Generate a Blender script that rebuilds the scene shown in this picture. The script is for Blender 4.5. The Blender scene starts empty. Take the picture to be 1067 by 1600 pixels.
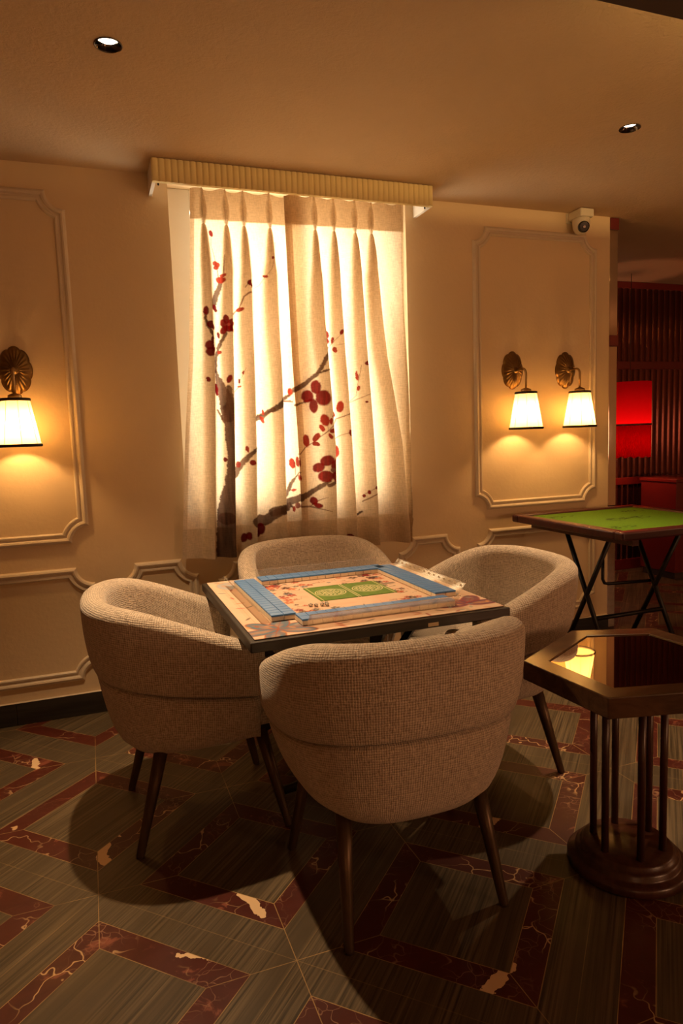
import bpy, bmesh, math, random
import numpy as np
from mathutils import Vector, Matrix

random.seed(7)
C = bpy.context.scene.collection
PI = math.pi

# ------------------------------------------------------------------ camera
def look(yaw, pitch, roll):
    f = np.array([math.sin(yaw)*math.cos(pitch), math.cos(yaw)*math.cos(pitch), -math.sin(pitch)])
    r = np.array([math.cos(yaw), -math.sin(yaw), 0.0]); d = np.cross(f, r)
    r2 = math.cos(roll)*r + math.sin(roll)*d
    d2 = -math.sin(roll)*r + math.cos(roll)*d
    return r2, -d2, -f
cam_data = bpy.data.cameras.new('camera')
cam = bpy.data.objects.new('camera', cam_data); C.objects.link(cam)
cam_data.sensor_fit = 'VERTICAL'; cam_data.sensor_height = 36.0
cam_data.lens = 1067/1600*36.0
cam_data.clip_start = 0.05
ax = look(math.radians(19.97), math.radians(6.34), math.radians(2.02))
M4 = Matrix.Identity(4)
for i in range(3):
    for j in range(3): M4[j][i] = ax[i][j]
M4.translation = Vector((0, -3.5537, 1.34))
cam.matrix_world = M4
sc = bpy.context.scene
sc.camera = cam
# ------------------------------------------------------------------ light and exposure
sc.view_settings.view_transform = 'Standard'
sc.view_settings.look = 'None'
sc.view_settings.gamma = 1.0
sc.view_settings.exposure = 0.0
sc.view_settings.use_curve_mapping = False
world = bpy.data.worlds.new('world'); sc.world = world; world.use_nodes = True
world.node_tree.nodes['Background'].inputs[0].default_value = (1.0, .42, .14, 1)
world.node_tree.nodes['Background'].inputs[1].default_value = 0.03
WARM = (1.0, .55, .20)
SPOT_COL = (1.0, .66, .36)
SPOT_W = 215.0
SCONCE_W = 7.0
PANE_STR = 7.4
PANE_COL = (1.0, .87, .66)
COVE_W = 24.0
CEIL = 2.632
FILL_W = 31.0
# added soft warm fill lights out of view, without any fixtures
for fx, fy, fk in ((-.4, -5.9, .4), (3.0, -5.0, 2.35), (5.6, -3.4, .9)):
    fl = bpy.data.lights.new('fill_light', 'POINT'); fl.energy = FILL_W*fk; fl.color = (1.0, .50, .25); fl.shadow_soft_size = .35
    fo = bpy.data.objects.new('fill_light', fl); C.objects.link(fo); fo.location = (fx, fy, 1.25)
SPOTS = [(0.150, -1.076), (2.311, -1.049)]

# ------------------------------------------------------------------ helpers
def tag(o, label=None, cat=None, group=None, kind=None):
    if label: o['label'] = label
    if cat: o['category'] = cat
    if group: o['group'] = group
    if kind: o['kind'] = kind
    return o
def empty(name, loc=(0,0,0), rz=0.0, label=None, cat=None, group=None):
    o = bpy.data.objects.new(name, None); C.objects.link(o)
    o.location = loc; o.rotation_euler = (0,0,rz); o.empty_display_size = .1
    return tag(o, label, cat, group)
def link_mesh(name, me, parent=None, loc=None, rz=0.0):
    o = bpy.data.objects.new(name, me); C.objects.link(o)
    if parent: o.parent = parent
    if loc: o.location = loc
    if rz: o.rotation_euler = (0,0,rz)
    return o
class MB:
    """collects verts/faces and builds ONE mesh object"""
    def __init__(s): s.v=[]; s.f=[]; s.sm=[]; s.mi=[]; s.uv=None
    def add(s, vs, fs, smooth=False, mi=0):
        b=len(s.v); s.v += [tuple(q) for q in vs]
        for f in fs: s.f.append([b+i for i in f]); s.sm.append(smooth); s.mi.append(mi)
        return s
    def box(s, x0,x1,y0,y1,z0,z1, mi=0):
        vs=[(x,y,z) for z in (z0,z1) for y in (y0,y1) for x in (x0,x1)]
        return s.add(vs, [(0,2,3,1),(4,5,7,6),(0,1,5,4),(2,6,7,3),(0,4,6,2),(1,3,7,5)], False, mi)
    def grid(s, P, smooth=True, closed_u=False, closed_v=False, mi=0, flip=False):
        P=np.asarray(P); nu,nv=P.shape[:2]; fs=[]
        for i in range(nu if closed_u else nu-1):
            for j in range(nv if closed_v else nv-1):
                a=i*nv+j; b=((i+1)%nu)*nv+j; c=((i+1)%nu)*nv+(j+1)%nv; d=i*nv+(j+1)%nv
                fs.append((a,d,c,b) if flip else (a,b,c,d))
        return s.add(P.reshape(-1,3), fs, smooth, mi)
    def tube(s, pts, rad, n=12, smooth=True, caps=True, mi=0):
        pts=[Vector(q) for q in pts]; m=len(pts)
        rs=rad if hasattr(rad,'__len__') else [rad]*m
        rings=[]; prev=None
        for i in range(m):
            t=(pts[min(i+1,m-1)]-pts[max(i-1,0)]).normalized()
            if prev is None:
                a=Vector((0,0,1)) if abs(t.z)<.9 else Vector((1,0,0)); u=t.cross(a).normalized()
            else: u=(prev-t*prev.dot(t)).normalized()
            prev=u; w=t.cross(u)
            rings.append([pts[i]+u*rs[i]*math.cos(2*PI*k/n)+w*rs[i]*math.sin(2*PI*k/n) for k in range(n)])
        b=len(s.v)
        s.grid([[tuple(q) for q in r] for r in rings], smooth, closed_v=True, mi=mi)
        if caps:
            s.f.append([b+k for k in range(n)][::-1]); s.sm.append(False); s.mi.append(mi)
            s.f.append([b+(m-1)*n+k for k in range(n)]); s.sm.append(False); s.mi.append(mi)
        return s
    def lathe(s, prof, n=32, c=(0,0,0), smooth=True, mi=0, closed=False):
        P=[[(c[0]+r*math.cos(2*PI*k/n), c[1]+r*math.sin(2*PI*k/n), c[2]+z) for k in range(n)] for r,z in prof]
        return s.grid(P, smooth, closed_u=closed, closed_v=True, mi=mi)
    def prism(s, poly, z0, z1, mi=0):
        n=len(poly); vs=[(x,y,z0) for x,y in poly]+[(x,y,z1) for x,y in poly]
        fs=[list(range(n))[::-1], list(range(n,2*n))]+[(i,(i+1)%n,n+(i+1)%n,n+i) for i in range(n)]
        return s.add(vs, fs, False, mi)
    def build(s, name, mats, parent=None, loc=None, rz=0.0, bevel=0.0, seg=2):
        me=bpy.data.meshes.new(name); me.from_pydata(s.v,[],s.f); 
        if not isinstance(mats,(list,tuple)): mats=[mats]
        for m in mats: me.materials.append(m)
        me.polygons.foreach_set('use_smooth', s.sm); me.polygons.foreach_set('material_index', s.mi)
        bm=bmesh.new(); bm.from_mesh(me); bmesh.ops.recalc_face_normals(bm, faces=bm.faces); bm.to_mesh(me); bm.free()
        if s.uv is not None:
            a=me.attributes.new('weave_map','FLOAT_VECTOR','POINT'); a.data.foreach_set('vector', np.asarray(s.uv,dtype=np.float32).ravel())
        me.update()
        o=link_mesh(name, me, parent, loc, rz)
        if bevel:
            md=o.modifiers.new('bevel','BEVEL'); md.width=bevel; md.segments=seg; md.limit_method='ANGLE'; md.angle_limit=math.radians(40)
        return o
def copy_tree(o, parent=None):
    c=o.copy(); C.objects.link(c)
    if parent: c.parent=parent
    for ch in list(o.children): copy_tree(ch, c)
    return c

# ------------------------------------------------------------------ node material helpers
class NT:
    def __init__(s, name):
        s.m=bpy.data.materials.new(name); s.m.use_nodes=True; s.t=s.m.node_tree; s.n=s.t.nodes; s.b=s.n['Principled BSDF']; s.out=s.n['Material Output']
    def link(s,a,b): s.t.links.new(a,b)
    def node(s,k,**kw):
        q=s.n.new(k)
        for a,b in kw.items(): setattr(q,a,b)
        return q
    def put(s,sock,v):
        if hasattr(v,'is_output') or isinstance(v,bpy.types.NodeSocket): s.link(v,sock)
        else: sock.default_value=v
    def math(s,op,a,b=None,c=None,clamp=False):
        q=s.node('ShaderNodeMath',operation=op,use_clamp=clamp); s.put(q.inputs[0],a)
        if b is not None: s.put(q.inputs[1],b)
        if c is not None: s.put(q.inputs[2],c)
        return q.outputs[0]
    def mix(s,f,a,b,mode='MIX'):
        q=s.node('ShaderNodeMix',data_type='RGBA',blend_type=mode); s.put(q.inputs[0],f)
        s.put(q.inputs[6],a if hasattr(a,'is_output') else (*a,1) if len(a)==3 else a); s.put(q.inputs[7],b if hasattr(b,'is_output') else (*b,1) if len(b)==3 else b)
        return q.outputs[2]
    def comb(s,x,y,z=0.0):
        q=s.node('ShaderNodeCombineXYZ'); s.put(q.inputs[0],x); s.put(q.inputs[1],y); s.put(q.inputs[2],z); return q.outputs[0]
    def sep(s,v):
        q=s.node('ShaderNodeSeparateXYZ'); s.put(q.inputs[0],v); return q.outputs
    def noise(s,v,scale=5,detail=3,rough=.5,dist=0.0,out=0):
        q=s.node('ShaderNodeTexNoise'); s.put(q.inputs['Vector'],v); q.inputs['Scale'].default_value=scale; q.inputs['Detail'].default_value=detail; q.inputs['Roughness'].default_value=rough; q.inputs['Distortion'].default_value=dist
        return q.outputs[out]
    def ramp(s,f,a,b,lo=0.0,hi=1.0):
        q=s.node('ShaderNodeMapRange',interpolation_type='SMOOTHSTEP'); s.put(q.inputs[0],f); q.inputs[1].default_value=a; q.inputs[2].default_value=b; q.inputs[3].default_value=lo; q.inputs[4].default_value=hi
        return q.outputs[0]
    def bump(s,h,strength=.3,dist=.01):
        q=s.node('ShaderNodeBump'); q.inputs['Strength'].default_value=strength; q.inputs['Distance'].default_value=dist; s.link(h,q.inputs['Height']); s.link(q.outputs[0],s.b.inputs['Normal'])
    def obj(s): return s.node('ShaderNodeTexCoord').outputs['Object']
    def pos(s): return s.node('ShaderNodeNewGeometry').outputs['Position']
    def attr(s,name): return s.node('ShaderNodeAttribute',attribute_name=name)
    def set(s,color=None,rough=None,metal=None,spec=None):
        if color is not None: s.put(s.b.inputs['Base Color'], color if hasattr(color,'is_output') else (*color,1))
        if rough is not None: s.put(s.b.inputs['Roughness'],rough)
        if metal is not None: s.put(s.b.inputs['Metallic'],metal)
        if spec is not None: s.b.inputs['Specular IOR Level'].default_value=spec
        return s.m
def simple(name,col,rough=.5,metal=0.0,spec=.5,var=.12,scale=12,bump=0.0,bscale=60):
    t=NT(name); n=t.noise(t.obj(),scale,4)
    c=t.mix(n,tuple(q*(1-var) for q in col),tuple(min(1,q*(1+var)) for q in col))
    t.set(c,rough,metal,spec)
    if bump: t.bump(t.noise(t.obj(),bscale,4,.6),bump,.004)
    return t.m

# wall paint
def mat_wall():
    t=NT('cream_wall_paint'); p=t.pos()
    n=t.noise(p,2.2,4,.55); c=t.mix(n,(.70,.54,.33),(.77,.60,.38))
    t.set(c,.62,0,.3)
    h=t.math('ADD',t.noise(p,45,4,.6),t.math('MULTIPLY',t.noise(p,9,3,.5),1.2)); t.bump(h,.22,.006); return t.m
def mat_ceil():
    t=NT('sand_textured_ceiling_paint'); p=t.pos()
    n=t.noise(p,1.6,5,.6,1.2); c=t.mix(n,(.58,.42,.26),(.68,.50,.32))
    t.set(c,.8,0,.2)
    h=t.math('ADD',t.noise(p,70,5,.7),t.noise(p,18,4,.6,1.5)); t.bump(h,.45,.008); return t.m
def mat_floor():
    t=NT('marble_inlay_floor'); p=t.pos(); x,y,z=t.sep(p)
    P=.676; ox,oy=.408,-1.974
    xx=t.math('SUBTRACT',x,ox); yy=t.math('SUBTRACT',y,oy)
    u=t.math('MULTIPLY',t.math('ADD',xx,yy),.70711); v=t.math('MULTIPLY',t.math('SUBTRACT',xx,yy),.70711)
    def dist(w):
        q=t.math('ADD',t.math('DIVIDE',w,P),.5); q=t.math('SUBTRACT',q,t.math('FLOOR',q)); return t.math('MULTIPLY',t.math('ABSOLUTE',t.math('SUBTRACT',q,.5)),P)
    du,dv=dist(u),dist(v); d=t.math('MINIMUM',du,dv)
    A,B=.0857,.1650
    red=t.math('MULTIPLY',t.math('GREATER_THAN',d,A),t.math('LESS_THAN',d,B))
    # grey wood-grain stone
    gv=t.comb(t.math('MULTIPLY',u,1.6),t.math('MULTIPLY',v,105.0),0)
    g1=t.noise(gv,1.0,6,.65); g2=t.noise(t.comb(t.math('MULTIPLY',u,.8),t.math('MULTIPLY',v,14.0)),1.0,3,.5)
    grey=t.mix(t.ramp(g1,.34,.66),(.030,.021,.011),(.165,.118,.066)); grey=t.mix(t.ramp(g2,.35,.7),grey,(.075,.053,.030))
    # red marble with veins
    w=t.noise(p,2.6,4,.6,0,1); wv=t.node('ShaderNodeVectorMath',operation='MULTIPLY_ADD'); t.link(w,wv.inputs[0]); wv.inputs[1].default_value=(.5,.5,.5); t.link(p,wv.inputs[2]); pw=wv.outputs[0]
    vo=t.node('ShaderNodeTexVoronoi',feature='DISTANCE_TO_EDGE'); vo.inputs['Scale'].default_value=6.5; t.link(pw,vo.inputs['Vector'])
    thin=t.ramp(vo.outputs['Distance'],.004,.022,1,0)
    vo2=t.node('ShaderNodeTexVoronoi',feature='DISTANCE_TO_EDGE'); vo2.inputs['Scale'].default_value=17; t.link(pw,vo2.inputs['Vector'])
    fine=t.math('MULTIPLY',t.ramp(vo2.outputs['Distance'],.0,.035,1,0),t.ramp(t.noise(p,4,3),.5,.66))
    mask=t.ramp(t.noise(p,3.3,2,.5),.47,.60)
    redc=t.mix(t.noise(p,9,5,.65,1),(.042,.007,.004),(.098,.018,.010))
    redc=t.mix(t.ramp(t.noise(p,6.5,5,.65,2),.58,.70),redc,(.22,.065,.038))
    redc=t.mix(t.math('MULTIPLY',fine,.5),redc,(.46,.26,.16))
    redc=t.mix(t.math('MULTIPLY',t.math('MULTIPLY',thin,mask),.85),redc,(.62,.40,.20))
    col=t.mix(red,grey,redc)
    # large cream inclusions in particular tiles: segments (x0,y0,x1,y1,half width)
    nz=t.node('ShaderNodeVectorMath',operation='MULTIPLY_ADD'); t.link(t.noise(p,22,4,.6,0,1),nz.inputs[0]); nz.inputs[1].default_value=(.05,.05,0); nz.inputs[2].default_value=(0,0,0)
    ps=t.node('ShaderNodeVectorMath',operation='ADD'); t.link(p,ps.inputs[0]); t.link(nz.outputs[0],ps.inputs[1])
    po=t.node('ShaderNodeVectorMath',operation='SUBTRACT'); t.link(ps.outputs[0],po.inputs[0]); po.inputs[1].default_value=(.025,.025,0)
    px,py,_=t.sep(po.outputs[0]); blob=None
    for x0,y0,x1,y1,hw in INCLUSIONS:
        dx,dy=x1-x0,y1-y0; L2=dx*dx+dy*dy
        k=t.math('DIVIDE',t.math('ADD',t.math('MULTIPLY',t.math('SUBTRACT',px,x0),dx),t.math('MULTIPLY',t.math('SUBTRACT',py,y0),dy)),L2,clamp=True)
        ex=t.math('SUBTRACT',px,t.math('MULTIPLY_ADD',k,dx,x0)); ey=t.math('SUBTRACT',py,t.math('MULTIPLY_ADD',k,dy,y0))
        dd=t.math('SQRT',t.math('ADD',t.math('MULTIPLY',ex,ex),t.math('MULTIPLY',ey,ey)))
        m=t.math('LESS_THAN',dd,hw*.72); blob=m if blob is None else t.math('MAXIMUM',blob,m)
    col=t.mix(t.math('MULTIPLY',blob,red),col,(.74,.52,.30))
    # joints
    def near(q,c,w): return t.math('LESS_THAN',t.math('ABSOLUTE',t.math('SUBTRACT',q,c)),w)
    j=t.math('MAXIMUM',near(d,A,.0011),near(d,B,.0011)); j=t.math('MAXIMUM',j,t.math('MULTIPLY',near(d,0.0,.0009),.45))
    mit=t.math('MULTIPLY',t.math('LESS_THAN',t.math('ABSOLUTE',t.math('SUBTRACT',du,dv)),.0016),t.math('LESS_THAN',d,B))
    j=t.math('MAXIMUM',j,mit)
    jn=t.math('MULTIPLY',j,t.ramp(t.noise(p,5,3),.3,.6,.25,.9))
    col=t.mix(jn,col,(.40,.25,.10))
    t.set(col,t.ramp(t.noise(p,7,4),.3,.7,.36,.50),0,.28)
    t.bump(t.math('SUBTRACT',t.math('MULTIPLY',t.noise(p,30,3),.15),j),.12,.002)
    return t.m
INCLUSIONS=[]  # filled below
def mat_fabric():
    t=NT('beige_boucle_weave'); a=t.attr('weave_map').outputs['Vector']; s,h,_=t.sep(a)
    nx=t.noise(t.comb(t.math('MULTIPLY',s,170.0),t.math('MULTIPLY',h,45.0)),1,3,.6)
    ny=t.noise(t.comb(t.math('MULTIPLY',s,45.0),t.math('MULTIPLY',h,170.0),3.0),1,3,.6)
    wx=t.math('SINE',t.math('MULTIPLY_ADD',nx,9.0,t.math('MULTIPLY',s,2*PI/.0072)))
    wy=t.math('SINE',t.math('MULTIPLY_ADD',ny,9.0,t.math('MULTIPLY',h,2*PI/.0070)))
    w=t.math('ADD',wx,wy)
    hgt=t.math('MULTIPLY_ADD',w,.20,t.math('ADD',nx,ny))
    f=t.ramp(hgt,.45,1.45)
    c=t.mix(f,(.33,.255,.185),(.80,.68,.54))
    big=t.noise(t.comb(s,h),7,3,.6); c=t.mix(t.ramp(big,.35,.75,0,.30),c,(.42,.33,.25))
    t.set(c,.92,0,.15)
    t.b.inputs['Sheen Weight'].default_value=.35; t.b.inputs['Sheen Roughness'].default_value=.5
    t.bump(hgt,.55,.005); return t.m
def mat_curtain():
    t=NT('sheer_linen_with_painted_plum_branch'); a=t.attr('paint'); la=t.attr('layers_and_shade').outputs['Fac']; p=t.pos(); x,y,z=t.sep(p)
    wv=t.math('ADD',t.noise(t.comb(t.math('MULTIPLY',x,260.0),t.math('MULTIPLY',z,30.0)),1,2,.6),t.noise(t.comb(t.math('MULTIPLY',x,30.0),t.math('MULTIPLY',z,260.0),5.0),1,2,.6))
    thread=t.ramp(wv,.75,1.25,.80,1.0)
    g=t.node('ShaderNodeCombineColor'); 
    for i in range(3): t.link(thread,g.inputs[i])
    c=t.mix(1.0,a.outputs['Color'],g.outputs[0],'MULTIPLY')
    lay=t.math('DIVIDE',1.0,la); gl=t.node('ShaderNodeCombineColor'); 
    t.link(t.math('POWER',lay,1.0),gl.inputs[0]); t.link(t.math('POWER',lay,1.35),gl.inputs[1]); t.link(t.math('POWER',lay,1.8),gl.inputs[2])
    ct=t.mix(1.0,c,gl.outputs[0],'MULTIPLY')
    tr=t.node('ShaderNodeBsdfTranslucent'); t.link(ct,tr.inputs[0]); df=t.node('ShaderNodeBsdfDiffuse'); t.link(c,df.inputs[0])
    mx=t.node('ShaderNodeMixShader'); mx.inputs[0].default_value=.52; t.link(df.outputs[0],mx.inputs[1]); t.link(tr.outputs[0],mx.inputs[2])
    t.link(mx.outputs[0],t.out.inputs[0]); return t.m
def mat_painted(name,rough=.45):
    t=NT(name); a=t.attr('paint'); t.set(a.outputs['Color'],rough,0,.15); return t.m
def mat_wood(name,c0,c1,rough=.3,axis=0,scale=1.0,metal=0.0):
    t=NT(name); p=t.obj(); x,y,z=t.sep(p); q=[x,y,z]
    v=t.comb(*[t.math('MULTIPLY',w,(3.0 if i==axis else 38.0)*scale) for i,w in enumerate(q)])
    n=t.noise(v,1,5,.6,.6); t.set(t.mix(t.ramp(n,.3,.72),c0,c1),rough,metal,.5); t.bump(n,.06,.002); return t.m
def mat_clear(name,tint=(1,1,1),gloss=.10,rough=.03):
    t=NT(name); tr=t.node('ShaderNodeBsdfTransparent'); tr.inputs[0].default_value=(*tint,1)
    gl=t.node('ShaderNodeBsdfGlossy'); gl.inputs['Roughness'].default_value=rough; gl.inputs[0].default_value=(1,1,1,1)
    lw=t.node('ShaderNodeLayerWeight'); lw.inputs[0].default_value=.25
    f=t.math('ADD',t.math('MULTIPLY',lw.outputs['Fresnel'],.32),gloss,clamp=True)
    df=t.node('ShaderNodeBsdfDiffuse'); df.inputs[0].default_value=(.85,.80,.72,1); m0=t.node('ShaderNodeMixShader'); m0.inputs[0].default_value=.10
    t.link(tr.outputs[0],m0.inputs[1]); t.link(df.outputs[0],m0.inputs[2])
    mx=t.node('ShaderNodeMixShader'); t.link(f,mx.inputs[0]); t.link(m0.outputs[0],mx.inputs[1]); t.link(gl.outputs[0],mx.inputs[2]); t.link(mx.outputs[0],t.out.inputs[0]); return t.m
def mat_emit(name,col,strength):
    t=NT(name); n=t.noise(t.obj(),6,2); c=t.mix(n,tuple(q*.97 for q in col),col)
    t.set((0,0,0),.5); t.link(c,t.b.inputs['Emission Color']); t.b.inputs['Emission Strength'].default_value=strength; return t.m
def mat_shade(name,col,trans=.6,glow=0.0):
    t=NT(name); n=t.noise(t.obj(),40,3); c=t.mix(n,tuple(q*.9 for q in col),col)
    tr=t.node('ShaderNodeBsdfTranslucent'); t.link(c,tr.inputs[0]); df=t.node('ShaderNodeBsdfDiffuse'); t.link(c,df.inputs[0])
    mx=t.node('ShaderNodeMixShader'); mx.inputs[0].default_value=trans; t.link(df.outputs[0],mx.inputs[1]); t.link(tr.outputs[0],mx.inputs[2]); t.link(mx.outputs[0],t.out.inputs[0]); return t.m

INCLUSIONS += [
 (-.315,-.440,-.305,-.530,.022),(-.052,-1.19,-.052,-1.33,.024),(.335,-1.66,.368,-1.77,.020),
 (.797,-2.245,.895,-2.205,.022),(1.168,-1.645,1.268,-1.60,.019),(1.53,-1.25,1.64,-1.225,.016),
 (.41,-1.42,.51,-1.455,.022),(-.20,-1.40,-.11,-1.36,.013),(-.24,-1.72,-.19,-1.695,.020),
 (.12,-1.83,.24,-1.90,.009),(-.18,-1.90,-.06,-1.82,.007),(.35,-1.10,.44,-1.10,.022),(-.03,-1.02,.00,-1.20,.006)]
M={}
M['wall']=mat_wall(); M['ceil']=mat_ceil(); M['floor']=mat_floor(); M['fabric']=mat_fabric(); M['curtain']=mat_curtain()
M['trim']=simple('cream_moulding_paint',(.68,.57,.42),.45,0,.4,.05)
M['white']=simple('white_window_paint',(.78,.72,.64),.4,0,.4,.04)
M['base']=mat_wood('black_marble_skirting',(.012,.010,.008),(.035,.028,.022),.35,0,.6)
M['valance']=simple('cream_reeded_valance_paint',(.84,.70,.34),.5,0,.4,.04)
M['leg']=mat_wood('dark_bronze_metal',(.075,.046,.026),(.12,.075,.042),.38,2,1.0,.6)
M['frame_dark']=simple('blackened_steel',(.012,.010,.009),.4,.4,.5,.2)
M['tabletop']=mat_wood('dark_walnut_edge',(.012,.008,.006),(.026,.016,.011),.5,0)
M['mat']=mat_painted('printed_playmat',.75); M['emblem']=mat_painted('printed_green_squares',.45)
M['tile_back']=simple('blue_tile_back',(.08,.24,.56),.3,0,.5,.12,70); M['tile_face']=simple('cream_tile_body',(.80,.70,.53),.35,0,.5,.04)
M['acrylic']=mat_clear('clear_acrylic',(.97,.95,.92),.06); M['rim']=mat_clear('acrylic_edge',(.9,.86,.8),.25,.2); M['dice']=simple('ivory_dice',(.78,.70,.58),.3,0,.5,.03); M['pip']=simple('dark_dice_pips',(.03,.01,.01),.5)
M['brass']=simple('antique_brass',(.21,.12,.042),.36,.95,.5,.35,25,.25,90); M['brass2']=simple('satin_brass',(.40,.25,.10),.3,.95,.5,.1)
M['shade']=mat_shade('cream_pleated_lampshade',(.96,.80,.50),.68); M['braid']=simple('dark_brown_braid',(.028,.016,.010),.8,0,.2,.3,200)
M['seam']=simple('shade_seam_tape',(.62,.50,.33),.8,0,.2,.05)
M['bulb']=mat_emit('lit_lamp_bulb',(1.0,.66,.30),9.0)
M['pane']=mat_emit('daylit_frosted_pane',PANE_COL,PANE_STR)
M['lens']=mat_emit('lit_downlight_lens',(1.0,.80,.60),14.0)
M['chrome']=simple('dark_chrome',(.10,.08,.065),.16,1.0,.5,.1)
M['plastic']=simple('white_camera_plastic',(.74,.66,.50),.4,0,.5,.03); M['lensblack']=simple('black_camera_glass',(.006,.006,.008),.08,0,.6,.02)
M['redwood']=mat_wood('dark_red_lacquered_wood',(.036,.007,.006),(.075,.014,.010),.32,0); M['felt']=mat_painted('printed_green_felt',.85)
M['burl']=mat_wood('brown_burl_veneer',(.045,.021,.009),(.105,.050,.021),.22,0,.5); M['mirrorglass']=simple('bronze_tinted_mirror',(.80,.68,.55),.025,1.0,.5,.02)
M['rod']=mat_wood('dark_mahogany_rod',(.040,.014,.009),(.075,.027,.016),.3,2)
M['mirror']=simple('aged_mirror',(.66,.55,.46),.06,1.0,.5,.06); M['redpaint']=simple('oxblood_gloss_paint',(.14,.012,.010),.3,0,.5,.1)
M['ribglass']=simple('ribbed_bronze_glass',(.13,.036,.027),.14,.85,.5,.25,3); M['silk']=mat_shade('red_silk',(.50,.004,.008),.6); M['sticker']=simple('cream_sticker',(.62,.48,.30),.6)
M['dark']=simple('dark_paint_and_shade',(.05,.025,.018),.8)

# ------------------------------------------------------------------ setting
MB().box(-4,8,-6.5,3.0,-.06,0).build('floor',M['floor'])['kind']='structure'
def make_ceiling():
    mb=MB(); R=.0445; q=.07
    xs=[-4]; 
    for X,Y in SPOTS: xs+=[X-q,X+q]
    xs.append(8); y0,y1=-1.0625-q-.02,-1.0625+q+.02
    for i in range(len(xs)-1):
        for a,b in ((-6.5,y0),(y1,3.0)): mb.add([(xs[i],a,CEIL),(xs[i+1],a,CEIL),(xs[i+1],b,CEIL),(xs[i],b,CEIL)],[(0,1,2,3)])
        if i%2==0: mb.add([(xs[i],y0,CEIL),(xs[i+1],y0,CEIL),(xs[i+1],y1,CEIL),(xs[i],y1,CEIL)],[(0,1,2,3)])
        else:
            X,Y=SPOTS[i//2]; n=48; inn=[];out=[]
            for k in range(n):
                a=2*PI*k/n; c,s=math.cos(a),math.sin(a); inn.append((X+R*c,Y+R*s,CEIL))
                tx=(q/abs(c)) if abs(c)>1e-6 else 1e9; ty=((y1-Y) if s>0 else (Y-y0))/abs(s) if abs(s)>1e-6 else 1e9
                r=min(tx,ty); out.append((X+r*c,Y+r*s,CEIL))
            # add exact corners by snapping nearest points
            for cx_,cy_ in ((X-q,y0),(X+q,y0),(X+q,y1),(X-q,y1)):
                kk=min(range(n),key=lambda k:(out[k][0]-cx_)**2+(out[k][1]-cy_)**2); out[kk]=(cx_,cy_,CEIL)
            mb.add(inn+out,[(k,(k+1)%n,n+(k+1)%n,n+k) for k in range(n)])
    mb.box(-4,8,-6.5,2.6,CEIL+.14,CEIL+.18)
    o=mb.build('ceiling',M['ceil']); o['kind']='structure'
make_ceiling()
# lowered ceiling part nearer the viewer with a hidden cove light on its back edge
MB().box(.9,4.3,-6.5,-1.825,2.566,2.60).build('trim_1',M['dark'],bevel=.004)['kind']='structure'  # dark colour puts the shade on this ceiling part into its paint

WX0,WX1,WZ0,WZ1=.445,1.727,1.005,2.60
def wall_back():
    mb=MB(); x0,x1=-4.0,3.133; D=.26
    for a,b,c,d in ((x0,WX0,0,CEIL),(WX1,x1,0,CEIL),(WX0,WX1,0,WZ0),(WX0,WX1,WZ1,CEIL)):
        mb.box(a,b,0,D,c,d)
    mb.build('wall_back',M['wall'])['kind']='structure'
wall_back()
for nm,b in (('wall_right',(7.6,7.7,-6.5,3.0)),('wall_left',(-3.7,-3.6,-6.5,0)),('wall_front',(-4,8,-6.6,-6.5)),('wall_rear',(3.3,8,2.9,3.0))):
    MB().box(b[0],b[1],b[2],b[3],0,CEIL+.14).build(nm,M['wall'])['kind']='structure'
# window: frame, sash bars, frosted lit pane
w=empty('window_1',(1.086,.1,1.0)); w['kind']='structure'
fm=MB(); Y0,Y1=.075,.13; fw=.115
fm.box(WX0,WX0+fw,Y0,Y1,WZ0,WZ1); fm.box(WX1-.13,WX1,Y0,Y1,WZ0,WZ1); fm.box(WX0+fw,WX1-.13,Y0,Y1,WZ0,WZ0+.05); fm.box(WX0+fw,WX1-.13,Y0,Y1,WZ1-.10,WZ1)
o=fm.build('window_frame',M['white'],bevel=.003); o.parent=w; o.matrix_parent_inverse=Matrix.Translation((-1.086,-.1,-1.0))
o=MB().box(WX0+fw-.005,WX1-.125,.10,.108,WZ0+.045,WZ1-.095).build('window_pane',M['pane']); o.parent=w; o.matrix_parent_inverse=Matrix.Translation((-1.086,-.1,-1.0))
o=MB().box(WX0+.0005,WX1-.0005,-.012,.074,WZ0-.0,WZ0+.016).build('window_sill',M['white'],bevel=.004); o.parent=w; o.matrix_parent_inverse=Matrix.Translation((-1.086,-.1,-1.0))

# skirting with joints
mb=MB(); X=-4.0
joints=[-4,-2.0,-1.06,-.44+.02,.50,1.44,2.38,3.133]
for a,b in zip(joints[:-1],joints[1:]): mb.box(a+.001,b-.001,-.016,0.0,0,.110)
mb.build('baseboard_back',M['base'],bevel=.002)['kind']='structure'
MB().add([(-4,-.0165,.1105),(3.13,-.0165,.1105),(3.13,0,.1125),(-4,0,.1125)],[(0,1,2,3)]).build('trim_2',M['trim'])['kind']='structure'

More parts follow.
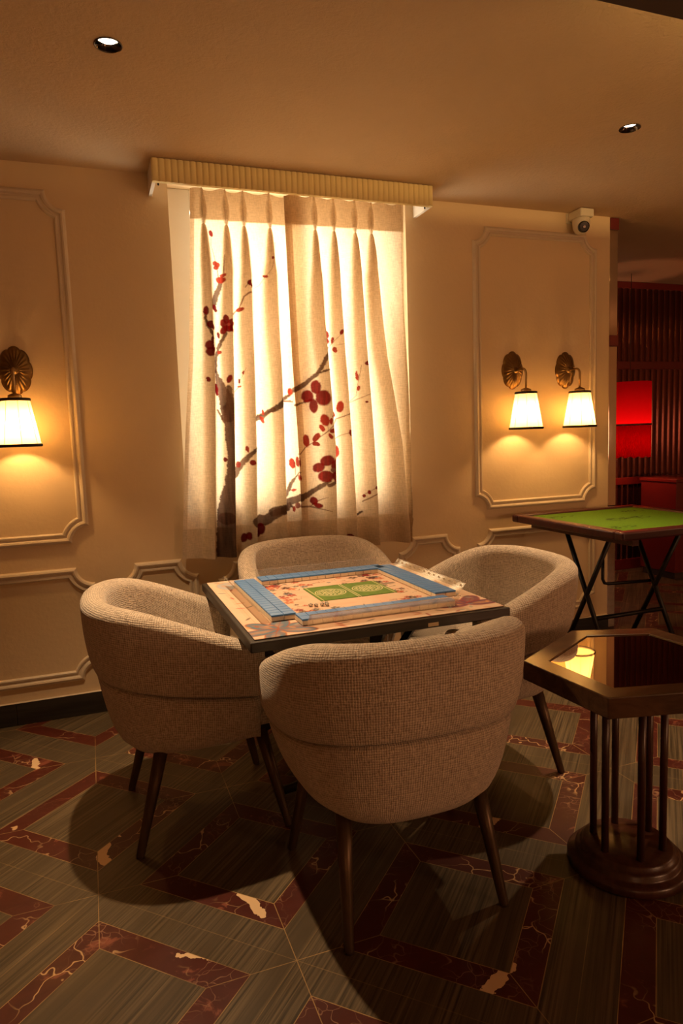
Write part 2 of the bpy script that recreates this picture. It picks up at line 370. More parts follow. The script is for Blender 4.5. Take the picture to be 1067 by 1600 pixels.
# wall panel mouldings with scooped corners
PROF=[(0,0),(.0,.006),(.006,.014),(.014,.018),(.022,.015),(.027,.007),(.033,.006),(.038,.012),(.045,.013),(.050,.008),(.052,0)]
def scoop_path(x0,x1,z0,z1,r,ins,open_left=False):
    """closed outline of a rectangle whose corners are scooped inwards, inset by ins"""
    pts=[]; a=8
    cs=[((x0,z0),(0,90)),((x0,z1),(270,360)),((x1,z1),(180,270)),((x1,z0),(90,180))]
    rr=r+ins
    for (cx_,cz_),(t0,t1) in cs:
        lo=math.asin(min(1,ins/rr)); 
        seq=[]
        for k in range(a+1):
            t0r,t1r=math.radians(t0)+lo,math.radians(t1)-lo
            th=t0r+(t1r-t0r)*k/a; seq.append((cx_+rr*math.cos(th),cz_+rr*math.sin(th)))
        # travel clockwise seen from the room: up the left side, along the top, down the right side
        pts+=seq if False else (seq)
    # order: corner0 from bottom edge(0deg) to left edge(90), corner1 (x0,z1) from 270 to 360, ...
    return pts
def panel(name,x0,x1,z0,z1,r=.082):
    rings=[scoop_path(x0,x1,z0,z1,r,i) for i,_ in PROF]
    P=[[(q[0],-d+.0005,q[1]) for q in ring] for ring,(i,d) in zip(rings,PROF)]
    mb=MB(); mb.grid(P,False,closed_v=True); mb.build(name,M['trim'])['kind']='structure'
panel('trim_3',2.147,3.029,.868,2.515)
panel('trim_4',-.912,-.030,.868,2.515)
panel('trim_5',-.905,-.020,.178,.745)
panel('trim_6',.085,.487,.178,.740,.085)
panel('trim_7',.585,1.545,.178,.700,.085)
panel('trim_8',1.633,2.036,.178,.743,.085)
panel('trim_9',2.155,3.029,.178,.748)
panel('trim_10',-1.95,-1.05,.868,2.515); panel('trim_11',-1.95,-1.05,.178,.745)

# ------------------------------------------------------------------ downlights
def downlight(X,Y,label,aim,cone):
    r=empty('downlight',(X,Y,CEIL),0,label,'ceiling light','recessed downlights')
    MB().lathe([(.0442,.001),(.0455,-.003),(.043,-.004),(.0405,-.001),(.0275,.014),(.0275,.030)],40).build('trim_ring',M['chrome'],r)
    MB().lathe([(.0001,.015),(.0275,.015),(.0275,.018),(.0001,.018)],32).build('lens',M['lens'],r)
    ld=bpy.data.lights.new('downlight_beam','SPOT'); ld.energy=SPOT_W; ld.color=SPOT_COL; ld.spot_size=math.radians(cone); ld.spot_blend=1.0; ld.shadow_soft_size=.018
    lo=bpy.data.objects.new('downlight_beam',ld); C.objects.link(lo); lo.parent=r; lo.location=(0,0,.008); lo.rotation_euler=aim
downlight(*SPOTS[0],'recessed ceiling spotlight above the left armchair, left of the window',(math.radians(-5),math.radians(-4),0),81)
downlight(*SPOTS[1],'recessed ceiling spotlight at right, above the twin wall lamps',(math.radians(-3),math.radians(2),0),68)
# cove strip hidden above the lowered ceiling edge
ld=bpy.data.lights.new('cove_strip','AREA'); ld.shape='RECTANGLE'; ld.size=2.8; ld.size_y=.02; ld.energy=COVE_W; ld.color=(1.0,.62,.22)
lo=bpy.data.objects.new('cove_strip',ld); C.objects.link(lo); lo.location=(2.9,-2.02,2.606); lo.rotation_euler=(math.radians(150),0,0)

# ------------------------------------------------------------------ wall sconces
def sconce(X,label):
    r=empty('wall_sconce',(X,0,1.695),0,label,'wall lamp','brass wall sconces')
    # scalloped shell back plate
    n=96; rings=[]
    for k in range(9):
        s=k/8; ring=[]
        for i in range(n):
            a=2*PI*i/n; lob=1+.085*abs(math.cos(4*a))**.6-.06
            rib=.0035*math.cos(24*a)*math.sin(PI*min(1,s*1.1))*(1 if s<.95 else 0)
            rx,rz=.073*lob*s,.110*lob*s
            d=.034*(1-s**2.6)+.004+rib*(s>.15)
            ring.append((rx*math.cos(a),-d,rz*math.sin(a)))
        rings.append(ring)
    rings.append([(q[0],0,q[2]) for q in rings[-1]])
    MB().grid(rings,True,closed_v=True).build('back_plate',M['brass'],r)
    prof=[(.0001,.018),(.014,.016),(.020,.008),(.022,0)]
    b=MB(); b.grid([[(q*math.cos(2*PI*k/20),-.032-h,q*math.sin(2*PI*k/20)) for k in range(20)] for q,h in prof],True,closed_v=True); b.build('boss',M['brass'],r)
    arm=[(0,-.03,0),(0,-.106,.0)]+[(0,-.106-.032*math.sin(t),-.032+.032*math.cos(t)) for t in [PI/2*k/7 for k in range(1,8)]]+[(0,-.138,-.125)]
    MB().tube(arm,.0065,12).build('arm',M['brass2'],r)
    yc=-.138
    MB().lathe([(.0001,-.112),(.012,-.114),(.030,-.122),(.031,-.137),(.024,-.139),(.0001,-.139)],24,(0,yc,0)).build('socket_cup',M['brass2'],r)
    zt,zb=-.142,-.347; rt,rb=.061,.096; N=64
    def rad(a,rr): 
        return rr*(1-.012*(abs(math.cos(4*a))))
    P=[[(rad(2*PI*k/N,rt+(rb-rt)*j/10)*math.cos(2*PI*k/N),yc+rad(2*PI*k/N,rt+(rb-rt)*j/10)*math.sin(2*PI*k/N),zt+(zb-zt)*j/10) for k in range(N)] for j in range(11)]
    sh=MB().grid(P,True,closed_v=True).build('lamp_shade',M['shade'],r)
    sm=MB()
    for k in range(8):
        a=2*PI*(k+.28)/8
        sm.tube([(rad(a,rt+(rb-rt)*j/6)*1.006*math.cos(a),yc+rad(a,rt+(rb-rt)*j/6)*1.006*math.sin(a),zt+(zb-zt)*j/6) for j in range(7)],.0011,5)
    sm.build('seam',M['seam'],sh)
    for nm,rr,zz in (('top_braid',rt,zt),('bottom_braid',rb,zb)):
        t=MB(); t.grid([[((rr+.0042*math.cos(u))*math.cos(2*PI*k/N),yc+(rr+.0042*math.cos(u))*math.sin(2*PI*k/N),zz+.0068*math.sin(u)) for k in range(N)] for u in [2*PI*j/8 for j in range(8)]],True,closed_u=True,closed_v=True)
        t.build(nm,M['braid'],sh)
    b=MB(); b.lathe([(.0001,-.142),(.012,-.146),(.013,-.165),(.024,-.195),(.027,-.215),(.020,-.236),(.0001,-.243)],20,(0,yc,0)); b.build('bulb',M['bulb'],r)
    pl=bpy.data.lights.new('sconce_glow','POINT'); pl.energy=SCONCE_W; pl.color=WARM; pl.shadow_soft_size=.02
    lo=bpy.data.objects.new('sconce_glow',pl); C.objects.link(lo); lo.parent=r; lo.location=(0,yc,-.266)
sconce(2.412,'brass wall lamp with cream shade, left one of the pair on the right wall panel')
sconce(2.795,'brass wall lamp with cream shade, right one of the pair, nearest the security camera')
sconce(-.298,'brass wall lamp with cream shade alone at the left edge, left of the curtains')

# ------------------------------------------------------------------ valance
VX0,VX1,VY,VZ0,VZ1=.355,1.790,-.205,2.527,2.629
r=empty('curtain_valance',(0,0,0),0,'cream reeded box pelmet above the plum blossom curtains','valance')
mb=MB(); nf=50; prof=[]
for i in range(nf*8+1):
    x=VX0+(VX1-VX0)*i/(nf*8); ph=(i%8)/8
    prof.append((x,VY-.007*math.sqrt(max(0,1-(2*ph-1)**2))**.8))
P=[[(x,y,VZ0),(x,y,VZ1)] for x,y in prof]
mb.grid(P,True)
mb.add([(VX0,VY,VZ0),(VX1,VY,VZ0),(VX1,VY+.018,VZ0),(VX0,VY+.018,VZ0),(VX0,VY,VZ1),(VX1,VY,VZ1),(VX1,VY+.018,VZ1),(VX0,VY+.018,VZ1)],[(0,1,2,3),(4,7,6,5),(3,2,6,7),(0,3,7,4),(1,5,6,2)])
for i in range(len(prof)-1):
    a,b=prof[i],prof[i+1]
    if a[1]<VY-1e-4 or b[1]<VY-1e-4: mb.add([(a[0],a[1],VZ0),(b[0],b[1],VZ0),(b[0],VY,VZ0),(a[0],VY,VZ0)],[(0,1,2,3)])
mb.build('fluted_front',M['valance'],r)
for s,x in ((0,VX0),(1,VX1-.016)):
    MB().box(x,x+.016,VY+.018,-.001,VZ0,VZ1).build('side_board',M['white'],r)
    MB().tube([(x+(.03 if s==0 else -.014),-.17,VZ0+.02),(x+(.03 if s==0 else -.014),-.17,VZ0-.004)],.004,8).build('bracket_screw',M['frame_dark'],r)
MB().tube([(VX0+.016,-.10,VZ0+.055),(VX1-.016,-.10,VZ0+.055)],.009,10).build('curtain_rail',M['white'],r)

# ------------------------------------------------------------------ painting helpers (numpy)
def sstep(x,a,b):
    t=np.clip((x-a)/(b-a),0,1); return t*t*(3-2*t)
def hash_noise(X,Z,f,seed=0):
    x=X*f; z=Z*f; xi=np.floor(x); zi=np.floor(z); fx=x-xi; fz=z-zi; fx=fx*fx*(3-2*fx); fz=fz*fz*(3-2*fz)
    def h(a,b):
        s=np.sin(a*127.1+b*311.7+seed*74.7)*43758.5453; return s-np.floor(s)
    return (h(xi,zi)*(1-fx)+h(xi+1,zi)*fx)*(1-fz)+(h(xi,zi+1)*(1-fx)+h(xi+1,zi+1)*fx)*fz
def lay(col,m,c):
    m=m[:,None]; col[:]=col*(1-m)+np.array(c)[None,:]*m
def stroke(X,Z,pts,soft=.0016,rough=0.0,nz=None):
    """pts (x,z,half width) -> coverage"""
    best=np.full(X.shape,1e9)
    for (x0,z0,w0),(x1,z1,w1) in zip(pts[:-1],pts[1:]):
        dx,dz=x1-x0,z1-z0; L=dx*dx+dz*dz+1e-12
        k=np.clip(((X-x0)*dx+(Z-z0)*dz)/L,0,1)
        d=np.hypot(X-x0-k*dx,Z-z0-k*dz)-(w0+(w1-w0)*k)
        best=np.minimum(best,d)
    if nz is not None: best=best+rough*(nz-.5)
    return 1-sstep(best,-soft,soft)
def ell(X,Z,cx,cz,a,b,ang=0.0,soft=.12):
    c,s=math.cos(ang),math.sin(ang); u=((X-cx)*c+(Z-cz)*s)/a; v=(-(X-cx)*s+(Z-cz)*c)/b
    return 1-sstep(np.hypot(u,v),1-soft,1+soft)
def set_paint(me,col,layers_and_shade=None):
    a=me.color_attributes.new('paint','FLOAT_COLOR','POINT'); n=len(me.vertices)
    buf=np.ones((n,4),dtype=np.float32); buf[:,:3]=col; a.data.foreach_set('color',buf.ravel())
    if layers_and_shade is not None:
        l=me.attributes.new('layers_and_shade','FLOAT','POINT'); l.data.foreach_set('value',layers_and_shade.astype(np.float32))
def grid_mesh(name,P):
    nu,nv=P.shape[:2]; idx=np.arange(nu*nv).reshape(nu,nv)
    q=np.stack([idx[:-1,:-1],idx[1:,:-1],idx[1:,1:],idx[:-1,1:]],-1).reshape(-1,4)
    me=bpy.data.meshes.new(name); me.vertices.add(nu*nv); me.vertices.foreach_set('co',P.astype(np.float32).ravel())
    me.loops.add(q.size); me.loops.foreach_set('vertex_index',q.ravel().astype(np.int32)); me.polygons.add(len(q))
    me.polygons.foreach_set('loop_start',(np.arange(len(q))*4).astype(np.int32)); me.polygons.foreach_set('loop_total',np.full(len(q),4,dtype=np.int32))
    me.update(); me.validate(); me.polygons.foreach_set('use_smooth',np.ones(len(me.polygons),dtype=bool)); return me

BRANCHES=[]; PETALS=[]; BUDS=[]
# plum branch painting in curtain coordinates (x, z, half width) and (x, z, semi axes, angle, colour)
BRANCHES=[('trunk', [(0.6669, 1.4959, 0.0233), (0.671, 1.4302, 0.0259), (0.6713, 1.3388, 0.0249), (0.6724, 1.2622, 0.0207), (0.6632, 1.1857, 0.0207), (0.6565, 1.1089, 0.0285), (0.642, 1.0322, 0.0388), (0.6301, 0.9552, 0.044)]), ('trunk', [(0.6315, 0.928, 0.0456), (0.6233, 0.8243, 0.0466), (0.6206, 0.7247, 0.0456)]), ('trunk', [(0.6234, 1.6833, 0.0072), (0.6333, 1.6336, 0.0155), (0.6572, 1.5585, 0.0285), (0.6672, 1.4592, 0.0311)]), ('branch', [(0.6749, 1.6034, 0.0114), (0.6773, 1.5532, 0.0166), (0.6792, 1.4928, 0.0207)]), ('branch', [(0.6738, 1.8665, 0.0072), (0.6428, 1.8069, 0.0083), (0.626, 1.7476, 0.0072), (0.6214, 1.6833, 0.0072)]), ('branch', [(0.6171, 1.6138, 0.0072), (0.6222, 1.5689, 0.0052)]), ('branch', [(0.6208, 1.4918, 0.0041), (0.6344, 1.4614, 0.0052), (0.6455, 1.4309, 0.0041)]), ('branch', [(0.6732, 2.1354, 0.0104), (0.6581, 2.0864, 0.0124), (0.6351, 2.0322, 0.0155), (0.6258, 1.9979, 0.0093)]), ('twig', [(0.6611, 2.1421, 0.0026), (0.6561, 2.1876, 0.0021), (0.6446, 2.2494, 0.0016), (0.6334, 2.2964, 0.001), (0.6361, 2.3442, 0.001)]), ('twig', [(0.6818, 2.1551, 0.0031), (0.6875, 2.2133, 0.0021), (0.6903, 2.2471, 0.001)]), ('branch', [(0.5775, 1.9771, 0.0041), (0.5795, 1.9253, 0.0052)]), ('branch', [(0.5755, 1.9425, 0.0047), (0.5877, 1.8942, 0.0067), (0.6126, 1.8507, 0.0093)]), ('twig', [(0.7232, 1.9666, 0.0041), (0.7544, 1.997, 0.0026), (0.7749, 2.0469, 0.0031), (0.7962, 2.0624, 0.0047), (0.8215, 2.0732, 0.0041)]), ('twig', [(0.7823, 2.0913, 0.0021), (0.7987, 2.1116, 0.0021), (0.8232, 2.1372, 0.0031)]), ('twig', [(0.834, 2.0959, 0.001), (0.8661, 2.1144, 0.001), (0.8884, 2.145, 0.001), (0.9218, 2.1861, 0.001), (0.9342, 2.2263, 0.001), (0.9554, 2.2866, 0.001), (0.9601, 2.3312, 0.0016)]), ('twig', [(0.704, 1.573, 0.0016), (0.7314, 1.6029, 0.0016), (0.7438, 1.6431, 0.001), (0.7673, 1.6983, 0.001)]), ('branch', [(0.8233, 1.4566, 0.0083), (0.861, 1.4686, 0.0083), (0.8993, 1.4885, 0.0114)]), ('branch', [(0.8991, 1.4833, 0.0114), (0.9492, 1.5185, 0.0176)]), ('branch', [(0.9501, 1.5392, 0.0083), (1.0096, 1.5695, 0.0072)]), ('twig', [(0.9606, 1.5313, 0.0041), (1.0042, 1.5332, 0.0031)]), ('branch', [(0.8124, 1.4445, 0.0145), (0.8527, 1.4564, 0.0114), (0.8856, 1.4763, 0.0072)]), ('branch', [(0.6932, 1.1636, 0.0186), (0.7245, 1.2136, 0.0145), (0.769, 1.2633, 0.0104), (0.8066, 1.2953, 0.0072)]), ('branch', [(0.9503, 1.526, 0.0072), (0.9897, 1.5565, 0.0072), (1.0235, 1.582, 0.0062)]), ('branch', [(1.0265, 1.5872, 0.0135), (1.0801, 1.6179, 0.0114), (1.1375, 1.6646, 0.0093), (1.1799, 1.7429, 0.0104), (1.2133, 1.8057, 0.0041)]), ('branch', [(1.1433, 1.6698, 0.0062), (1.2172, 1.6907, 0.0041)]), ('twig', [(0.9559, 1.5311, 0.0041), (1.0157, 1.5276, 0.0036)]), ('branch', [(1.0286, 1.5091, 0.0052), (1.1043, 1.5341, 0.0052)]), ('twig', [(1.2219, 1.811, 0.0016), (1.2457, 1.8426, 0.001), (1.2692, 1.8638, 0.001)]), ('twig', [(1.2503, 1.8139, 0.001), (1.3018, 1.8198, 0.001)]), ('twig', [(1.3136, 1.5096, 0.0021), (1.3375, 1.5306, 0.0016), (1.3587, 1.5518, 0.001), (1.3671, 1.6267, 0.001), (1.3786, 1.7067, 0.001)]), ('twig', [(1.3195, 1.5122, 0.0016), (1.3788, 1.5408, 0.0016), (1.4266, 1.5617, 0.0016)]), ('twig', [(1.0367, 1.252, 0.0031), (1.0688, 1.2878, 0.0031), (1.1176, 1.3152, 0.0026), (1.1644, 1.3563, 0.0026), (1.206, 1.4004, 0.0021), (1.2176, 1.48, 0.0016)]), ('twig', [(1.2194, 1.3786, 0.0026), (1.2415, 1.4315, 0.0031), (1.3088, 1.4568, 0.0026)]), ('twig', [(1.2318, 1.3273, 0.0021), (1.2612, 1.3451, 0.0016), (1.3022, 1.3573, 0.0016)]), ('twig', [(1.1761, 1.3639, 0.001), (1.1747, 1.4012, 0.001)]), ('branch', [(0.9609, 1.0379, 0.0083), (0.9855, 1.0951, 0.0114), (1.012, 1.1309, 0.0052), (1.0353, 1.1563, 0.0026)]), ('twig', [(1.0127, 1.1468, 0.0021), (1.0146, 1.1893, 0.0021)]), ('branch', [(0.9648, 1.0029, 0.0197), (1.0152, 1.013, 0.0207), (1.0781, 1.0413, 0.0145), (1.1361, 1.0756, 0.0114), (1.1773, 1.1057, 0.0072)]), ('branch', [(1.1764, 1.0841, 0.0104), (1.2206, 1.1088, 0.0083)]), ('branch', [(0.8805, 0.9581, 0.0233), (0.9637, 0.9789, 0.0217)]), ('branch', [(0.7918, 0.9158, 0.0311), (0.8404, 0.9174, 0.0285), (0.8963, 0.9505, 0.0217), (0.9577, 0.9729, 0.0197)]), ('branch', [(0.9755, 0.9942, 0.0062), (1.0017, 0.9602, 0.0041)]), ('twig', [(1.0303, 0.9743, 0.0047), (1.0809, 0.9736, 0.0047), (1.1825, 0.9447, 0.0016)]), ('twig', [(1.0809, 0.9736, 0.0021), (1.1217, 1.0006, 0.0026), (1.1682, 1.0194, 0.001)]), ('twig', [(1.3784, 0.9826, 0.0031), (1.4183, 1.0106, 0.0031), (1.4552, 1.0334, 0.0026)]), ('branch', [(1.3369, 0.8992, 0.0052), (1.3736, 0.9272, 0.0047)]), ('twig', [(1.3765, 1.0132, 0.0016), (1.4319, 1.0571, 0.001)])]
PETALS=[(0.68, 1.9354, 0.0197, 0.0104, 1.66, (0.36, 0.012, 0.012)), (0.7044, 1.9188, 0.0186, 0.0135, 0.52, (0.36, 0.012, 0.012)), (0.703, 1.8916, 0.0176, 0.0124, -0.7, (0.36, 0.012, 0.012)), (0.6689, 1.9155, 0.0186, 0.0104, 1.92, (0.36, 0.012, 0.012)), (0.6671, 1.8835, 0.0186, 0.0114, 1.05, (0.36, 0.012, 0.012)), (0.6876, 1.8889, 0.0176, 0.0135, 0.0, (0.36, 0.012, 0.012)), (0.6887, 1.9086, 0.0072, 0.0052, 0.0, (0.62, 0.1, 0.08)), (0.5877, 1.8063, 0.0166, 0.0186, 0.0, (0.25, 0.008, 0.012)), (0.5934, 1.7744, 0.0176, 0.0197, 1.4, (0.25, 0.008, 0.012)), (0.6075, 1.831, 0.0093, 0.0155, 0.0, (0.25, 0.008, 0.012)), (0.6118, 1.7918, 0.0093, 0.0145, 0.0, (0.25, 0.008, 0.012)), (0.6046, 1.9043, 0.0155, 0.0207, 1.22, (0.25, 0.008, 0.012)), (0.5822, 1.9724, 0.0093, 0.0181, 0.0, (0.25, 0.008, 0.012)), (0.6356, 2.3536, 0.0083, 0.0135, 0.17, (0.36, 0.012, 0.012)), (0.6475, 2.2112, 0.0104, 0.0093, 0.52, (0.55, 0.06, 0.03)), (0.6596, 2.2046, 0.0104, 0.0093, 0.52, (0.55, 0.06, 0.03)), (0.6524, 2.1922, 0.0104, 0.0093, 0.52, (0.55, 0.06, 0.03)), (0.668, 2.1303, 0.0124, 0.0176, 1.22, (0.55, 0.06, 0.03)), (0.679, 2.1502, 0.0062, 0.0104, 1.4, (0.55, 0.06, 0.03)), (0.6308, 1.9981, 0.0083, 0.0104, 0.0, (0.25, 0.008, 0.012)), (0.638, 1.9837, 0.0062, 0.0072, 0.0, (0.25, 0.008, 0.012)), (0.7554, 1.9872, 0.0083, 0.0135, -1.4, (0.55, 0.06, 0.03)), (0.8091, 2.1145, 0.0145, 0.0104, 0.17, (0.25, 0.008, 0.012)), (0.8191, 2.1076, 0.0083, 0.0093, 0.0, (0.25, 0.008, 0.012)), (0.8941, 2.1552, 0.0041, 0.0093, 1.05, (0.55, 0.06, 0.03)), (0.9296, 2.2408, 0.0041, 0.0052, 0.0, (0.55, 0.06, 0.03)), (0.9506, 2.1826, 0.0041, 0.0041, 0.0, (0.55, 0.06, 0.03)), (0.6437, 1.7774, 0.0083, 0.0072, 0.52, (0.55, 0.06, 0.03)), (0.6432, 1.861, 0.0041, 0.0135, 0.17, (0.25, 0.008, 0.012)), (0.6796, 1.6434, 0.0093, 0.0176, -0.35, (0.36, 0.012, 0.012)), (0.5734, 1.6414, 0.0072, 0.0104, 0.52, (0.25, 0.008, 0.012)), (0.6185, 1.5939, 0.0083, 0.0259, 0.17, (0.25, 0.008, 0.012)), (0.7382, 1.6356, 0.0047, 0.0093, 0.0, (0.25, 0.008, 0.012)), (0.7358, 1.6079, 0.0062, 0.0041, 0.0, (0.55, 0.06, 0.03)), (0.7548, 1.6757, 0.0026, 0.0072, 0.0, (0.55, 0.06, 0.03)), (0.7546, 1.2896, 0.0052, 0.0145, 0.09, (0.55, 0.06, 0.03)), (0.7748, 1.2216, 0.0124, 0.0104, -0.35, (0.36, 0.012, 0.012)), (0.6404, 1.2432, 0.0072, 0.0093, 0.0, (0.25, 0.008, 0.012)), (0.714, 1.2141, 0.0104, 0.0135, 0.0, (0.4, 0.06, 0.04)), (0.8465, 1.4385, 0.0072, 0.0176, 0.35, (0.55, 0.06, 0.03)), (0.8537, 1.4769, 0.0041, 0.0124, 0.0, (0.55, 0.06, 0.03)), (1.0008, 1.5799, 0.0072, 0.0145, 0.17, (0.55, 0.06, 0.03)), (1.1304, 1.5993, 0.03, 0.0197, 1.61, (0.36, 0.012, 0.012)), (1.0873, 1.5526, 0.0269, 0.0269, 0.0, (0.36, 0.012, 0.012)), (1.1605, 1.5412, 0.0269, 0.0342, 0.17, (0.36, 0.012, 0.012)), (1.1186, 1.5023, 0.0321, 0.0166, 1.61, (0.36, 0.012, 0.012)), (1.2074, 1.8706, 0.0166, 0.0104, 1.75, (0.36, 0.012, 0.012)), (1.2032, 1.8368, 0.0145, 0.0124, 0.0, (0.36, 0.012, 0.012)), (1.2332, 1.8398, 0.0145, 0.0036, 1.48, (0.55, 0.06, 0.03)), (1.2754, 1.8785, 0.0114, 0.0072, 1.05, (0.36, 0.012, 0.012)), (1.2426, 1.7903, 0.0124, 0.0062, 1.92, (0.55, 0.06, 0.03)), (1.413, 1.7185, 0.0166, 0.0093, 0.17, (0.25, 0.008, 0.012)), (1.425, 1.7788, 0.0155, 0.0021, 1.57, (0.12, 0.03, 0.02)), (1.3623, 1.6561, 0.0217, 0.0036, 1.66, (0.55, 0.06, 0.03)), (1.367, 1.5892, 0.0104, 0.0041, 1.57, (0.55, 0.06, 0.03)), (1.3985, 1.5163, 0.0052, 0.0041, 0.0, (0.25, 0.008, 0.012)), (1.4278, 1.5617, 0.0052, 0.0052, 0.0, (0.25, 0.008, 0.012)), (1.2599, 1.4945, 0.0259, 0.0124, 1.48, (0.46, 0.03, 0.015)), (1.2299, 1.4578, 0.0124, 0.0047, 1.92, (0.46, 0.03, 0.015)), (1.0044, 1.5822, 0.0104, 0.0135, 0.0, (0.55, 0.06, 0.03)), (1.1655, 1.4254, 0.0269, 0.0145, 1.75, (0.46, 0.03, 0.015)), (1.1907, 1.4184, 0.0135, 0.0052, 1.57, (0.46, 0.03, 0.015)), (1.203, 1.4405, 0.0072, 0.0041, 1.57, (0.46, 0.03, 0.015)), (1.1532, 1.3859, 0.0166, 0.0072, 1.92, (0.46, 0.03, 0.015)), (1.2002, 1.3701, 0.0155, 0.0093, 0.26, (0.46, 0.03, 0.015)), (1.1866, 1.3422, 0.0135, 0.0062, -1.05, (0.46, 0.03, 0.015)), (1.127, 1.3378, 0.0228, 0.0114, 0.96, (0.46, 0.03, 0.015)), (1.1256, 1.3032, 0.0166, 0.0083, -0.35, (0.46, 0.03, 0.015)), (1.0742, 1.3221, 0.028, 0.0145, 1.66, (0.46, 0.03, 0.015)), (0.9987, 1.206, 0.0238, 0.0135, 1.75, (0.46, 0.03, 0.015)), (1.0283, 1.2126, 0.0238, 0.0083, 1.66, (0.55, 0.06, 0.03)), (1.3051, 1.3545, 0.0145, 0.0067, 1.83, (0.46, 0.03, 0.015)), (1.2281, 1.3059, 0.0238, 0.0067, 1.66, (0.55, 0.06, 0.03)), (1.235, 1.2598, 0.0269, 0.0145, 1.66, (0.46, 0.03, 0.015)), (1.2278, 1.2223, 0.0176, 0.0072, 1.48, (0.55, 0.06, 0.03)), (1.1701, 1.2141, 0.0259, 0.0217, 0.7, (0.36, 0.012, 0.012)), (1.1318, 1.1783, 0.0249, 0.0207, 0.35, (0.36, 0.012, 0.012)), (1.1611, 1.131, 0.0285, 0.0249, 0.17, (0.36, 0.012, 0.012)), (1.2089, 1.1799, 0.0362, 0.0207, 1.57, (0.36, 0.012, 0.012)), (1.2101, 1.1365, 0.0311, 0.0176, 1.57, (0.36, 0.012, 0.012)), (1.1922, 1.1645, 0.0093, 0.0093, 0.0, (0.45, 0.2, 0.14)), (1.0008, 1.0648, 0.0124, 0.0047, 0.17, (0.55, 0.06, 0.03)), (1.0342, 1.1297, 0.0041, 0.0135, 0.0, (0.46, 0.03, 0.015)), (1.1019, 1.0019, 0.0166, 0.0197, 0.52, (0.36, 0.012, 0.012)), (1.1235, 0.9761, 0.0197, 0.0104, -0.26, (0.36, 0.012, 0.012)), (1.0194, 0.9805, 0.0124, 0.0124, 0.0, (0.5, 0.16, 0.11)), (0.9991, 0.963, 0.0062, 0.0124, 0.0, (0.55, 0.06, 0.03)), (1.4041, 1.0337, 0.0052, 0.0093, 0.0, (0.36, 0.012, 0.012)), (1.3842, 1.0128, 0.0041, 0.0072, 0.0, (0.36, 0.012, 0.012)), (1.4349, 1.058, 0.0036, 0.0062, 0.0, (0.36, 0.012, 0.012)), (1.456, 1.0947, 0.0031, 0.0166, 0.0, (0.55, 0.06, 0.03)), (1.2891, 0.8055, 0.0135, 0.0083, 0.0, (0.36, 0.012, 0.012)), (1.3352, 0.8184, 0.0041, 0.0155, 0.0, (0.36, 0.012, 0.012)), (0.7209, 0.8316, 0.0114, 0.0207, -0.17, (0.36, 0.012, 0.012)), (0.7426, 0.8404, 0.0114, 0.0176, 0.0, (0.36, 0.012, 0.012)), (0.8112, 0.8718, 0.0186, 0.0259, 0.0, (0.25, 0.008, 0.012)), (0.7938, 0.8467, 0.0114, 0.0155, 0.0, (0.25, 0.008, 0.012))]


